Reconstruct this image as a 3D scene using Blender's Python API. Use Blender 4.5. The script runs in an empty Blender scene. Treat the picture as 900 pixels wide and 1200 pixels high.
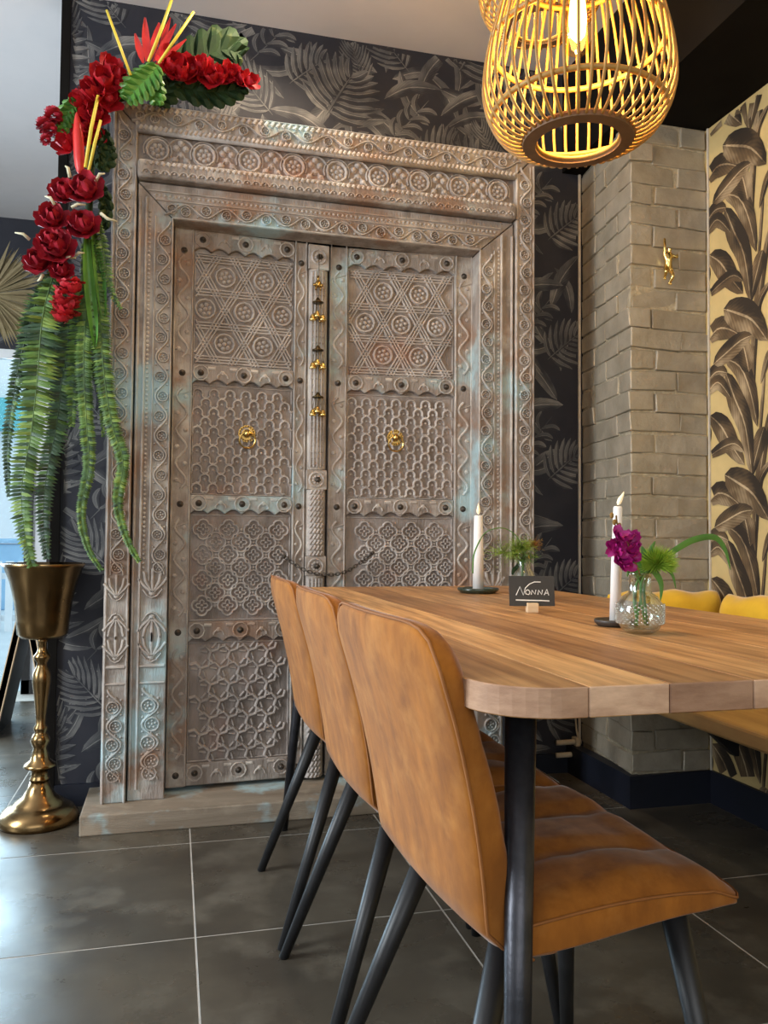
import bpy, bmesh, math, random
from mathutils import Vector, Matrix
random.seed(7)
S = bpy.context.scene
COL = S.collection
PI = math.pi

# ------------------------------------------------------------------ camera
CAM_H = 0.92
FPX = 952.05
yaw, pit, rol = 0.251758, 0.0345864, 0.0081269
_f = Vector((math.sin(yaw), math.cos(yaw), 0)); _r = Vector((math.cos(yaw), -math.sin(yaw), 0)); _u = Vector((0, 0, 1))
CW = _f*math.cos(pit)+_u*math.sin(pit); _u2 = -_f*math.sin(pit)+_u*math.cos(pit)
CR = _r*math.cos(rol)+_u2*math.sin(rol); CU = -_r*math.sin(rol)+_u2*math.cos(rol)
cd = bpy.data.cameras.new('camera'); cam = bpy.data.objects.new('camera', cd); COL.objects.link(cam)
cd.sensor_fit = 'VERTICAL'; cd.sensor_height = 36.0; cd.lens = FPX/1200*36; cd.clip_start = 0.02
cam.matrix_world = Matrix(((CR.x, CU.x, -CW.x, 0), (CR.y, CU.y, -CW.y, 0), (CR.z, CU.z, -CW.z, CAM_H), (0, 0, 0, 1)))
S.camera = cam

# ------------------------------------------------------------------ world, daylight, exposure
S.view_settings.view_transform = 'Standard'; S.view_settings.look = 'None'
S.view_settings.gamma = 1.0; S.view_settings.use_curve_mapping = False
S.view_settings.exposure = -0.05
S.cycles.use_denoising = True
S.cycles.max_bounces = 8; S.cycles.transparent_max_bounces = 12
W = bpy.data.worlds.new('sky'); S.world = W; W.use_nodes = True
bg = W.node_tree.nodes['Background']; bg.inputs[0].default_value = (.74, .88, 1.0, 1); bg.inputs[1].default_value = 1.6


def area(name, loc, target, sx, sy, power, col):
    d = bpy.data.lights.new(name, 'AREA'); d.shape = 'RECTANGLE'; d.size = sx; d.size_y = sy; d.energy = power; d.color = col
    o = bpy.data.objects.new(name, d); COL.objects.link(o); o.location = loc
    o.rotation_euler = (Vector(target)-Vector(loc)).to_track_quat('-Z', 'Z').to_euler()
    return o


area('daylight_side_window', (-3.25, 1.45, 1.72), (0.3, 2.0, 1.1), 1.9, 1.15, 165, (.88, .95, 1.0))
area('fill_front', (-.6, -2.55, 1.85), (0.4, 2.5, 1.3), 3.2, 1.3, 44, (1.0, .96, .91))  # unseen fill behind the camera, added to brighten door face and table front
area('daylight_far_window', (-2.0, 5.12, 1.25), (-.9, 2.2, .2), 2.5, 1.5, 130, (.62, .83, 1.0)).data.spread = 2.3


# ------------------------------------------------------------------ helpers
def at(px, py, Y):
    d = CW+CR*((px-450)/FPX)-CU*((py-600)/FPX)
    t = Y/d.y
    return Vector((d.x*t, Y, CAM_H+d.z*t))


ORG = Vector((0, 0, 0))      # things are written in room coordinates and stored relative to their own base


class MB:
    def __init__(self): self.v = []; self.f = []; self.m = []; self.uv = {}; self.mi = 0

    def add(self, vs, fs, uvs=None):
        b = len(self.v); self.v += [tuple(p) for p in vs]
        if uvs:
            for i, t in enumerate(uvs): self.uv[b+i] = t
        for f in fs: self.f.append(tuple(b+i for i in f)); self.m.append(self.mi)
        return b

    def box(self, x0, x1, y0, y1, z0, z1):
        self.add([(x0, y0, z0), (x1, y0, z0), (x1, y1, z0), (x0, y1, z0), (x0, y0, z1), (x1, y0, z1), (x1, y1, z1), (x0, y1, z1)],
                 [(0, 3, 2, 1), (4, 5, 6, 7), (0, 1, 5, 4), (1, 2, 6, 5), (2, 3, 7, 6), (3, 0, 4, 7)])
        return self

    def prism(self, poly, fn, t0, t1):
        """poly of (a,b), fn(a,b,t)->xyz, extruded t0..t1"""
        n = len(poly)
        self.add([fn(a, b, t0) for a, b in poly]+[fn(a, b, t1) for a, b in poly],
                 [tuple(range(n))[::-1], tuple(range(n, 2*n))]+[(i, (i+1) % n, (i+1) % n+n, i+n) for i in range(n)])
        return self

    def tube(self, pts, r, n=8, cap=True):
        pts = [Vector(p) for p in pts]; k = len(pts)
        rs = r if isinstance(r, (list, tuple)) else [r]*k
        vs = []; up = None
        for i, p in enumerate(pts):
            t = (pts[min(i+1, k-1)]-pts[max(i-1, 0)]).normalized()
            if up is None: up = Vector((0, 0, 1)) if abs(t.z) < .9 else Vector((1, 0, 0))
            a = (up-t*up.dot(t)).normalized(); b = t.cross(a); up = a
            for j in range(n):
                q = 2*PI*j/n; vs.append(p+(a*math.cos(q)+b*math.sin(q))*rs[i])
        fs = [(i*n+j, i*n+(j+1) % n, (i+1)*n+(j+1) % n, (i+1)*n+j) for i in range(k-1) for j in range(n)]
        if cap: fs += [tuple(range(n))[::-1], tuple((k-1)*n+j for j in range(n))]
        self.add(vs, fs); return self

    def ring(self, c, nrm, R, r, n=24, m=8, sx=1, sy=1):
        nrm = Vector(nrm).normalized(); a = nrm.orthogonal().normalized(); b = nrm.cross(a); c = Vector(c)
        vs = []
        for i in range(n):
            q = 2*PI*i/n; d = a*math.cos(q)*sx+b*math.sin(q)*sy
            for j in range(m):
                w = 2*PI*j/m; vs.append(c+d*R+d*(r*math.cos(w))+nrm*(r*math.sin(w)))
        self.add(vs, [(i*m+j, ((i+1) % n)*m+j, ((i+1) % n)*m+(j+1) % m, i*m+(j+1) % m) for i in range(n) for j in range(m)])
        return self

    def lathe(self, prof, c=(0, 0, 0), n=32, cap=True):
        cx, cy, cz = c; k = len(prof); vs = []
        for r, z in prof:
            for j in range(n):
                q = 2*PI*j/n; vs.append((cx+r*math.cos(q), cy+r*math.sin(q), cz+z))
        fs = [(i*n+j, i*n+(j+1) % n, (i+1)*n+(j+1) % n, (i+1)*n+j) for i in range(k-1) for j in range(n)]
        if cap: fs += [tuple(range(n))[::-1], tuple((k-1)*n+j for j in range(n))]
        self.add(vs, fs); return self

    def ball(self, c, r, n=8, m=6, s=(1, 1, 1)):
        vs = [(c[0], c[1], c[2]-r*s[2])]
        for i in range(1, m):
            t = PI*i/m-PI/2
            for j in range(n):
                q = 2*PI*j/n; vs.append((c[0]+r*s[0]*math.cos(t)*math.cos(q), c[1]+r*s[1]*math.cos(t)*math.sin(q), c[2]+r*s[2]*math.sin(t)))
        vs.append((c[0], c[1], c[2]+r*s[2])); L = len(vs)-1
        fs = [(0, 1+(j+1) % n, 1+j) for j in range(n)]
        fs += [(1+i*n+j, 1+i*n+(j+1) % n, 1+(i+1)*n+(j+1) % n, 1+(i+1)*n+j) for i in range(m-2) for j in range(n)]
        fs += [(1+(m-2)*n+j, 1+(m-2)*n+(j+1) % n, L) for j in range(n)]
        self.add(vs, fs); return self

    def ridge(self, pts, fn, w, h, closed=False, top=.35):
        """raised moulding along a 2D polyline; fn(a,b,height)->xyz"""
        k = len(pts)
        if k < 2: return self
        vs = []
        for i, (a, b) in enumerate(pts):
            if closed: p0 = pts[(i-1) % k]; p1 = pts[(i+1) % k]
            else: p0 = pts[max(i-1, 0)]; p1 = pts[min(i+1, k-1)]
            dx, dy = p1[0]-p0[0], p1[1]-p0[1]; L = math.hypot(dx, dy) or 1; nx, ny = -dy/L, dx/L
            for o, hh in ((-.5, 0), (-.5*top, h), (.5*top, h), (.5, 0)):
                vs.append(fn(a+nx*w*o, b+ny*w*o, hh))
        fs = []
        for i in range(k if closed else k-1):
            j = (i+1) % k
            for c in range(3): fs.append((i*4+c, i*4+c+1, j*4+c+1, j*4+c))
        if not closed: fs += [(0, 1, 2, 3)[::-1], tuple((k-1)*4+c for c in range(4))]
        self.add(vs, fs); return self

    def bump(self, a, b, r, h, fn, n=7):
        vs = [fn(a+r*math.cos(2*PI*j/n), b+r*math.sin(2*PI*j/n), 0) for j in range(n)]
        vs += [fn(a+.55*r*math.cos(2*PI*j/n), b+.55*r*math.sin(2*PI*j/n), h*.8) for j in range(n)]+[fn(a, b, h)]
        self.add(vs, [(j, (j+1) % n, n+(j+1) % n, n+j) for j in range(n)]+[(n+j, n+(j+1) % n, 2*n) for j in range(n)])
        return self

    def sheet(self, fn, nu, nv):
        vs = []; uv = []
        for i in range(nu+1):
            for j in range(nv+1):
                vs.append(fn(i/nu, j/nv)); uv.append((i/nu, j/nv))
        self.add(vs, [(i*(nv+1)+j, (i+1)*(nv+1)+j, (i+1)*(nv+1)+j+1, i*(nv+1)+j+1) for i in range(nu) for j in range(nv)], uv)
        return self

    def mesh(self, name, mats, smooth=False):
        me = bpy.data.meshes.new(name); me.from_pydata(self.v, [], self.f); me.update()
        for m in (mats if isinstance(mats, (list, tuple)) else [mats]): me.materials.append(m)
        if any(self.m): me.polygons.foreach_set('material_index', self.m)
        if smooth: me.polygons.foreach_set('use_smooth', [True]*len(self.f))
        if self.uv:
            l = me.uv_layers.new(name='UVMap')
            for lp in me.loops: l.data[lp.index].uv = self.uv.get(lp.vertex_index, (0, 0))
        bm = bmesh.new(); bm.from_mesh(me)
        if not self.uv: bmesh.ops.recalc_face_normals(bm, faces=bm.faces)
        bm.to_mesh(me); bm.free()
        return me

    def build(self, name, mats, parent=None, smooth=False, loc=None, bevel=0, seg=2, sub=0, solid=0):
        """vertices are given in the parent's frame shifted by its location when loc is None"""
        me = self.mesh(name, mats, smooth)
        if loc is None and ORG.length: me.transform(Matrix.Translation(-ORG))
        o = bpy.data.objects.new(name, me); COL.objects.link(o)
        if parent is not None:
            o.parent = parent
        if loc is not None: o.location = loc
        if solid:
            m = o.modifiers.new('thick', 'SOLIDIFY'); m.thickness = solid; m.offset = 0
        if bevel:
            m = o.modifiers.new('bevel', 'BEVEL'); m.width = bevel; m.segments = seg; m.limit_method = 'ANGLE'; m.angle_limit = .7
            m.harden_normals = False
        if sub:
            m = o.modifiers.new('sub', 'SUBSURF'); m.levels = sub; m.render_levels = sub
        return o


def base(v):
    global ORG
    ORG = Vector(v)


def tag(o, label=None, cat=None, group=None, kind=None):
    if label: o['label'] = label
    if cat: o['category'] = cat
    if group: o['group'] = group
    if kind: o['kind'] = kind
    return o


def thing(name, loc, label, cat, group=None, rz=0):
    o = bpy.data.objects.new(name, None); COL.objects.link(o); o.location = loc; o.rotation_euler = (0, 0, rz)
    o.empty_display_size = .05
    return tag(o, label, cat, group)


def copy_tree(o, parent=None):
    c = o.copy(); COL.objects.link(c); c.parent = parent
    for ch in list(o.children): copy_tree(ch, c)
    return c


def inst(o, parent, loc=None, rot=None):
    c = o.copy(); COL.objects.link(c); c.parent = parent
    if loc is not None: c.location = loc
    if rot is not None: c.rotation_euler = rot
    return c


def smooth_path(P, n=10):
    P = [Vector(p) for p in P]; out = []
    for i in range(len(P)-1):
        p0 = P[max(i-1, 0)]; p1 = P[i]; p2 = P[i+1]; p3 = P[min(i+2, len(P)-1)]
        for k in range(n):
            t = k/n
            out.append(.5*((2*p1)+(p2-p0)*t+(2*p0-5*p1+4*p2-p3)*t*t+(-p0+3*p1-3*p2+p3)*t**3))
    out.append(P[-1]); return out


# ------------------------------------------------------------------ materials
def nd(nt, t, **k):
    n = nt.nodes.new(t)
    for a, b in k.items(): setattr(n, a, b)
    return n


def MAT(name, c1, c2=None, scale=8, stretch=(1, 1, 1), rough=.6, metal=0., detail=4, patches=(), bump=0., bscale=60, coord='pos',
        sheen=0, rvar=0, objcol=False, spec=.5, contrast=(.35, .65), trans=0, emit=None, estr=0, ior=1.45, sss=0, coat=0):
    m = bpy.data.materials.new(name); m.use_nodes = True; nt = m.node_tree; b = nt.nodes['Principled BSDF']; L = nt.links.new
    b.inputs['Roughness'].default_value = rough; b.inputs['Metallic'].default_value = metal
    b.inputs['Specular IOR Level'].default_value = spec; b.inputs['IOR'].default_value = ior
    if trans: b.inputs['Transmission Weight'].default_value = trans
    if sheen: b.inputs['Sheen Weight'].default_value = sheen; b.inputs['Sheen Roughness'].default_value = .4
    if coat: b.inputs['Coat Weight'].default_value = coat; b.inputs['Coat Roughness'].default_value = .2
    if emit: b.inputs['Emission Color'].default_value = (*emit, 1); b.inputs['Emission Strength'].default_value = estr
    if coord == 'pos':
        g = nd(nt, 'ShaderNodeNewGeometry'); src = g.outputs['Position']
    else:
        g = nd(nt, 'ShaderNodeTexCoord'); src = g.outputs['Object']
    mp = nd(nt, 'ShaderNodeMapping'); L(src, mp.inputs[0]); mp.inputs['Scale'].default_value = stretch
    def noise(sc, off=0, det=detail, vec=None):
        n = nd(nt, 'ShaderNodeTexNoise'); n.inputs['Scale'].default_value = sc; n.inputs['Detail'].default_value = det
        n.inputs['Roughness'].default_value = .6
        v = vec or mp.outputs[0]
        if off:
            ad = nd(nt, 'ShaderNodeVectorMath', operation='ADD'); L(v, ad.inputs[0]); ad.inputs[1].default_value = (off, off*1.7, off*.6); v = ad.outputs[0]
        L(v, n.inputs['Vector']); return n.outputs['Fac']
    def ramp(x, lo, hi):
        r = nd(nt, 'ShaderNodeMapRange'); r.inputs['From Min'].default_value = lo; r.inputs['From Max'].default_value = hi
        L(x, r.inputs['Value']); return r.outputs[0]
    def mix(f, a, bb, mode='MIX'):
        x = nd(nt, 'ShaderNodeMix', data_type='RGBA', blend_type=mode); 
        if isinstance(f, float): x.inputs[0].default_value = f
        else: L(f, x.inputs[0])
        for v, s in ((a, x.inputs[6]), (bb, x.inputs[7])):
            if isinstance(v, tuple): s.default_value = (*v, 1)
            else: L(v, s)
        return x.outputs[2]
    if c2 is None: c2 = tuple(x*.8 for x in c1)
    n0 = noise(scale)
    col = mix(ramp(n0, *contrast), c1, c2)
    if objcol:
        oi = nd(nt, 'ShaderNodeObjectInfo'); col = mix(1.0, col, oi.outputs['Color'], 'MULTIPLY')
    for i, (pc, ps, lo, hi) in enumerate(patches):
        col = mix(ramp(noise(ps, 13.7*(i+1), 5, src), lo, hi), col, pc)
    L(col, b.inputs['Base Color'])
    if rvar: 
        r = nd(nt, 'ShaderNodeMapRange'); L(noise(scale*1.6, 5.1), r.inputs['Value']); r.inputs['From Min'].default_value = .3; r.inputs['From Max'].default_value = .7
        r.inputs['To Min'].default_value = max(rough-rvar, .02); r.inputs['To Max'].default_value = rough+rvar; L(r.outputs[0], b.inputs['Roughness'])
    if bump:
        bp = nd(nt, 'ShaderNodeBump'); bp.inputs['Strength'].default_value = bump; bp.inputs['Distance'].default_value = .004
        L(noise(bscale, 2.2), bp.inputs['Height']); L(bp.outputs[0], b.inputs['Normal'])
    return m


def PRINT(name, dark, mid, light, rough=.55):
    """flat wallpaper leaf print: uv.x across the blade (0..1), uv.y along it"""
    m = bpy.data.materials.new(name); m.use_nodes = True; nt = m.node_tree; b = nt.nodes['Principled BSDF']; L = nt.links.new
    b.inputs['Roughness'].default_value = rough; b.inputs['Specular IOR Level'].default_value = .3
    uv = nd(nt, 'ShaderNodeUVMap'); sp = nd(nt, 'ShaderNodeSeparateXYZ'); L(uv.outputs[0], sp.inputs[0])
    def mth(op, a, bb=None):
        n = nd(nt, 'ShaderNodeMath', operation=op)
        for i, v in enumerate((a, bb)):
            if v is None: continue
            if isinstance(v, (int, float)): n.inputs[i].default_value = v
            else: L(v, n.inputs[i])
        return n.outputs[0]
    au = mth('MULTIPLY', mth('ABSOLUTE', mth('SUBTRACT', sp.outputs[0], .5)), 2)
    vein = mth('SINE', mth('MULTIPLY', mth('SUBTRACT', sp.outputs[1], mth('MULTIPLY', au, .28)), 75))
    g = nd(nt, 'ShaderNodeNewGeometry'); no = nd(nt, 'ShaderNodeTexNoise'); no.inputs['Scale'].default_value = 9; L(g.outputs['Position'], no.inputs['Vector'])
    side = nd(nt, 'ShaderNodeMapRange'); L(sp.outputs[0], side.inputs[0]); side.inputs[1].default_value = .2; side.inputs[2].default_value = .75
    val = mth('ADD', mth('MULTIPLY', side.outputs[0], .45), mth('MULTIPLY', vein, .045))
    val = mth('ADD', val, mth('MULTIPLY', mth('SUBTRACT', no.outputs[0], .5), 1.5))
    val = mth('ADD', val, mth('MULTIPLY', mth('LESS_THAN', au, .07), .45))
    cr = nd(nt, 'ShaderNodeValToRGB'); L(val, cr.inputs[0])
    e = cr.color_ramp.elements; e[0].color = (*dark, 1); e[1].color = (*light, 1); e[0].position = 0; e[1].position = .9
    k = e.new(.42); k.color = (*mid, 1)
    L(cr.outputs[0], b.inputs['Base Color']); return m


m_tile = MAT('slate_tile', (.090, .076, .056), (.052, .044, .034), 3.2, rough=.30, rvar=.08, spec=.3, detail=7, patches=[((.125, .11, .085), 6, .52, .72)], bump=.05, bscale=30)
m_grout = MAT('pale_grout', (.50, .47, .42), (.40, .37, .33), 20, rough=.85)
m_ceil = MAT('ceiling_paint', (.66, .60, .58), (.62, .57, .555), 3, rough=.8)
m_navy = MAT('navy_wallpaper', (.018, .019, .027), (.028, .028, .036), 5, rough=.6, spec=.3)
m_navyleaf = PRINT('navy_wallpaper_leaf_print', (.022, .023, .030), (.085, .085, .088), (.25, .24, .225))
m_gold = MAT('gold_wallpaper', (.60, .45, .20), (.50, .37, .16), 6, rough=.5, patches=[((.42, .30, .12), 4, .6, .8)])
m_goldleaf = PRINT('banana_leaf_print', (.030, .022, .016), (.13, .085, .045), (.50, .38, .23))
m_black = MAT('black_paint', (.0055, .0045, .004), (.008, .007, .006), 5, rough=.8, spec=.08)
m_brick = MAT('pewter_painted_brick', (.45, .395, .31), (.33, .285, .215), 9, rough=.34, metal=.3, detail=6, bump=1., bscale=28)
m_mortar = MAT('pewter_mortar_with_highlights', (.60, .52, .38), (.40, .34, .24), 40, rough=.25, metal=.3, bump=1., bscale=70)  # same paint as the bricks, lightened to carry gloss highlights in its colour
m_skirt = MAT('dark_blue_skirting', (.008, .010, .020), (.006, .008, .015), 6, rough=.5)
m_trim = MAT('pale_corner_bead', (.62, .55, .45), (.5, .45, .38), 30, rough=.5)
m_blackmetal = MAT('black_powder_coated_steel', (.012, .012, .013), (.017, .017, .018), 30, rough=.42, coord='obj')
m_tableleg = MAT('dark_raw_steel', (.035, .036, .042), (.06, .06, .07), 25, rough=.36, metal=.7, coord='obj', bump=.15, bscale=80)
wood_p = [((.20, .10, .045), 7, .60, .85)]
m_plank = MAT('mango_wood', (.64, .39, .18), (.32, .165, .07), 5.0, (13, .8, 4), rough=.45, detail=8, objcol=True, bump=.12, bscale=90, contrast=(.36, .64))
m_endgrain = MAT('mango_end_grain', (.60, .42, .31), (.40, .255, .18), 16, (1, 1, 3), rough=.6, detail=6, objcol=True, bump=.2, bscale=60)
m_bench = MAT('oak_slab', (.52, .33, .13), (.36, .21, .08), 4, (5, .7, 3), rough=.45, detail=7)
door_patch = [((.50, .46, .41), 6.3, .50, .68), ((.26, .165, .115), 4.1, .53, .66), ((.36, .48, .50), 3.1, .535, .64)]
m_dw = MAT('weathered_door_wood', (.345, .295, .26), (.195, .16, .135), 12, (2, 2, .35), rough=.72, detail=7, patches=door_patch, bump=1., bscale=75)
m_dcarve = MAT('weathered_relief_lightened', (.455, .40, .36), (.30, .255, .22), 14, rough=.62, detail=6, patches=[((.60, .55, .49), 7, .50, .68), ((.36, .235, .165), 4.1, .55, .68), ((.44, .55, .57), 3.1, .55, .66)], bump=.9, bscale=95)  # weathered tones, lightened on raised parts so recess shade is in the colour
m_panel = MAT('door_panel_wood', (.285, .24, .213), (.17, .14, .122), 10, (2, 2, .4), rough=.7, detail=7, patches=[((.38, .33, .30), 5, .52, .68), ((.29, .18, .14), 3.3, .54, .68)], bump=1., bscale=80)
m_pcarve = MAT('panel_relief_lightened', (.485, .43, .395), (.33, .285, .255), 12, rough=.55, detail=6, patches=[((.62, .57, .53), 6, .52, .7), ((.45, .30, .23), 3.3, .55, .7)], bump=.9, bscale=95)  # relief coloured lighter than its panel in place of shade in the recesses
m_plinth = MAT('blue_washed_plinth_wood', (.29, .235, .175), (.20, .155, .11), 5, (.5, 3, 6), rough=.75, detail=8, patches=[((.36, .49, .51), 3.4, .47, .56), ((.33, .27, .20), 9, .53, .68)], bump=.4, bscale=50)
m_stud = MAT('dark_iron_stud', (.065, .052, .044), (.10, .085, .07), 40, rough=.45, metal=.7)
m_brass = MAT('aged_brass', (.50, .33, .105), (.38, .24, .075), 18, rough=.26, metal=1., rvar=.08, coord='obj')
m_brassv = MAT('antique_brass_vase', (.31, .20, .088), (.16, .10, .045), 7, rough=.22, metal=1., rvar=.08, detail=6, coord='obj')
m_cap = MAT('dark_bronze', (.10, .07, .03), (.06, .04, .02), 20, rough=.4, metal=.9)
m_gold2 = MAT('polished_gold', (.85, .62, .22), (.75, .52, .17), 10, rough=.2, metal=1.)
m_suede = MAT('tan_suede', (.43, .155, .024), (.21, .072, .014), 24, (1.2, 1.2, .5), rough=.9, detail=8, sheen=.2, coord='obj', spec=.1, bump=.12, bscale=35,
              patches=[((.46, .19, .042), 16, .50, .78), ((.20, .072, .016), 4, .50, .78)], contrast=(.27, .73))
m_piping = MAT('tan_suede_seam', (.30, .11, .025), (.25, .09, .02), 20, rough=.8, coord='obj')
m_yellow = MAT('mustard_velvet', (.82, .50, .035), (.70, .40, .025), 8, rough=.7, sheen=.4, spec=.2)
m_rattan = MAT('rattan_cane', (.46, .26, .06), (.33, .165, .038), 25, rough=.5, coord='obj')
m_rattan2 = MAT('rattan_flat_band', (.20, .105, .045), (.15, .08, .035), 30, rough=.6, coord='obj')
m_bulb = MAT('glowing_bulb', (1, .75, .35), rough=.3, emit=(1.0, .58, .17), estr=40)
m_amber = MAT('amber_bulb_glass', (1, .72, .32), (1, .68, .28), 3, rough=.0, trans=1., ior=1.15)
m_wax = MAT('white_wax', (.86, .82, .78), (.83, .79, .75), 6, rough=.4)
m_flame = MAT('cream_flame_tip', (.95, .86, .62), (.95, .88, .7), 6, rough=.4, emit=(1, .8, .45), estr=.25)
m_dish = MAT('dark_green_glaze', (.022, .035, .024), (.03, .045, .03), 12, rough=.16, coat=.5)
m_slate = MAT('dark_stone', (.06, .048, .04), (.03, .025, .022), 40, rough=.4)
m_card = MAT('black_card', (.045, .043, .040), (.04, .038, .036), 12, rough=.7)
m_chalk = MAT('white_chalk_ink', (.85, .84, .8), (.85, .84, .8), 12, rough=.8)
m_palewood = MAT('pale_beech', (.78, .58, .36), (.70, .50, .30), 20, (1, 1, 6), rough=.6)
m_fern = MAT('fern_green', (.085, .165, .026), (.03, .075, .016), 14, rough=.55, patches=[((.23, .33, .07), 12, .58, .72)])
m_fernd = MAT('fern_dark_green', (.04, .085, .036), (.016, .042, .02), 14, rough=.55, patches=[((.12, .20, .07), 14, .62, .75)])
m_fernl = MAT('fern_pale_tip', (.17, .25, .045), (.11, .19, .03), 14, rough=.55)
m_fernx = MAT('fern_deep_green', (.018, .042, .022), (.012, .03, .016), 14, rough=.55)
m_leafg = MAT('bright_leaf_green', (.10, .26, .04), (.055, .17, .03), 12, rough=.4)
m_leafd = MAT('dark_palm_green', (.018, .042, .013), (.010, .026, .009), 18, rough=.65, spec=.25, patches=[((.10, .12, .04), 20, .6, .75), ((.20, .07, .03), 6, .68, .8)])
m_red = MAT('crimson_petal', (.52, .012, .022), (.30, .006, .014), 30, rough=.55, patches=[((.66, .05, .06), 25, .6, .8)])
m_red2 = MAT('dark_red_petal', (.40, .012, .03), (.22, .007, .017), 30, rough=.6, patches=[((.62, .05, .07), 22, .58, .75)])
m_orange = MAT('scarlet_heliconia', (.60, .030, .025), (.42, .015, .015), 14, rough=.4)
m_ystem = MAT('yellow_stem', (.72, .53, .05), (.60, .50, .07), 14, rough=.45)
m_cream = MAT('cream_bract', (.62, .58, .42), (.5, .46, .3), 20, rough=.6)
m_stem = MAT('green_stem', (.11, .24, .05), (.08, .18, .04), 14, rough=.5)
m_pink = MAT('magenta_petal', (.42, .012, .20), (.28, .008, .13), 40, rough=.5, patches=[((.75, .30, .55), 45, .62, .8)])
m_lime = MAT('lime_pompom', (.33, .50, .05), (.20, .36, .03), 40, rough=.6)
m_dill = MAT('dill_green', (.25, .35, .045), (.14, .23, .03), 40, rough=.6)
m_rust = MAT('rust_flower', (.25, .10, .02), (.2, .13, .02), 40, rough=.7)
m_pampas = MAT('dried_palm', (.30, .24, .13), (.22, .17, .09), 10, rough=.8)
m_white = MAT('white_paint', (.78, .80, .82), (.74, .77, .8), 6, rough=.6)
m_pave = MAT('pale_pavement', (.62, .70, .74), (.55, .63, .68), 3, rough=.8)
m_teal = MAT('teal_awning', (.12, .50, .55), (.10, .42, .48), 6, rough=.7)
m_blue = MAT('blue_plastic', (.30, .52, .72), (.26, .46, .66), 6, rough=.6)


def mixmat(name, col, a, fres=False):
    m = bpy.data.materials.new(name); m.use_nodes = True; nt = m.node_tree; nt.nodes.clear()
    out = nt.nodes.new('ShaderNodeOutputMaterial'); mx = nt.nodes.new('ShaderNodeMixShader'); tr = nt.nodes.new('ShaderNodeBsdfTransparent'); gl = nt.nodes.new('ShaderNodeBsdfGlossy')
    tr.inputs[0].default_value = (*col, 1); gl.inputs['Roughness'].default_value = .03; mx.inputs[0].default_value = a
    if fres:
        lw = nt.nodes.new('ShaderNodeLayerWeight'); lw.inputs[0].default_value = .35; nt.links.new(lw.outputs['Facing'], mx.inputs[0])
    nt.links.new(tr.outputs[0], mx.inputs[1]); nt.links.new(gl.outputs[0], mx.inputs[2]); nt.links.new(mx.outputs[0], out.inputs[0]); return m


m_glass = mixmat('clear_glass', (.93, .97, .95), .10, True)
m_frost = mixmat('pressed_glass_dots', (.95, .98, .96), .45)
m_pane = mixmat('window_pane', (.96, 1, 1), .05)
m_board = MAT('blackboard', (.02, .02, .022), (.03, .03, .03), 8, rough=.6)
m_pipe = MAT('copper_pipe_painted', (.50, .42, .30), (.42, .34, .24), 30, rough=.45)

# ================================================================== SETTING
# floor: grout bed with separate tiles
fl = MB().box(-3.5, 2.2, -2.7, 5.3, -.08, -.0009).build('floor', m_grout); tag(fl, 'dark square slate tiles with pale grout lines', kind='structure')
g = .0023
tile = None
TX = [.061+.6*i for i in range(-6, 4)]; TY = [2.555-.6*i for i in range(-5, 9)]
for x in TX:
    for y in TY:
        if x+.6 > 2.3: continue
        cx, cy = x+.3, y+.3
        if cy > 5.2 or cy < -2.6 or cx < -3.4: continue
        if tile is None:
            tile = MB().box(-.3+g, .3-g, -.3+g, .3-g, -.0008, 0).build('tile', m_tile, fl, loc=(cx, cy, 0), bevel=.0005, seg=1)
        else: inst(tile, fl, (cx, cy, 0))
# main ceiling, lowered black soffit on the right
c = MB().box(-3.5, 2.2, -2.7, 5.3, 2.84, 2.94).build('ceiling', m_ceil); tag(c, 'pale plaster ceiling', kind='structure')
c = MB().box(1.515, 2.2, -2.69, 3.0, 2.43, 2.84).build('ceiling_soffit', m_black); tag(c, 'lowered black ceiling over the bench side', kind='structure')
# walls
wb = MB().box(-.385, 1.9, 3.0, 3.12, 0, 2.84).build('wall_back', m_navy); tag(wb, 'wall with dark navy palm-leaf wallpaper behind the carved door', kind='structure')
o = MB().box(-.415, -.385, 2.988, 3.13, 0, 2.84).build('trim_1', m_black); tag(o, 'black corner profile at the end of the papered wall', kind='structure')
wr = MB().box(1.862, 2.0, -2.7, 2.999, 0, 2.43).build('wall_right', m_gold); tag(wr, 'wall with gold banana-leaf wallpaper', kind='structure')
o = MB()
o.box(-3.5, -3.4, -2.7, .2, 0, 2.84); o.box(-3.5, -3.4, 2.6, 5.3, 0, 2.84); o.box(-3.5, -3.4, .2, 2.6, 0, 1.05); o.box(-3.5, -3.4, .2, 2.6, 2.4, 2.84)
tag(o.build('wall_left', m_white), 'white wall with the big side window', kind='structure')
o = MB(); o.box(-3.5, -2.3, -2.8, -2.7, 0, 2.84); o.box(1.5, 2.0, -2.8, -2.7, 0, 2.84); o.box(-2.3, 1.5, -2.8, -2.7, 2.6, 2.84); o.box(-2.3, 1.5, -2.8, -2.7, 0, 1.15)
tag(o.build('wall_front', m_white), 'shopfront wall', kind='structure')
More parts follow.
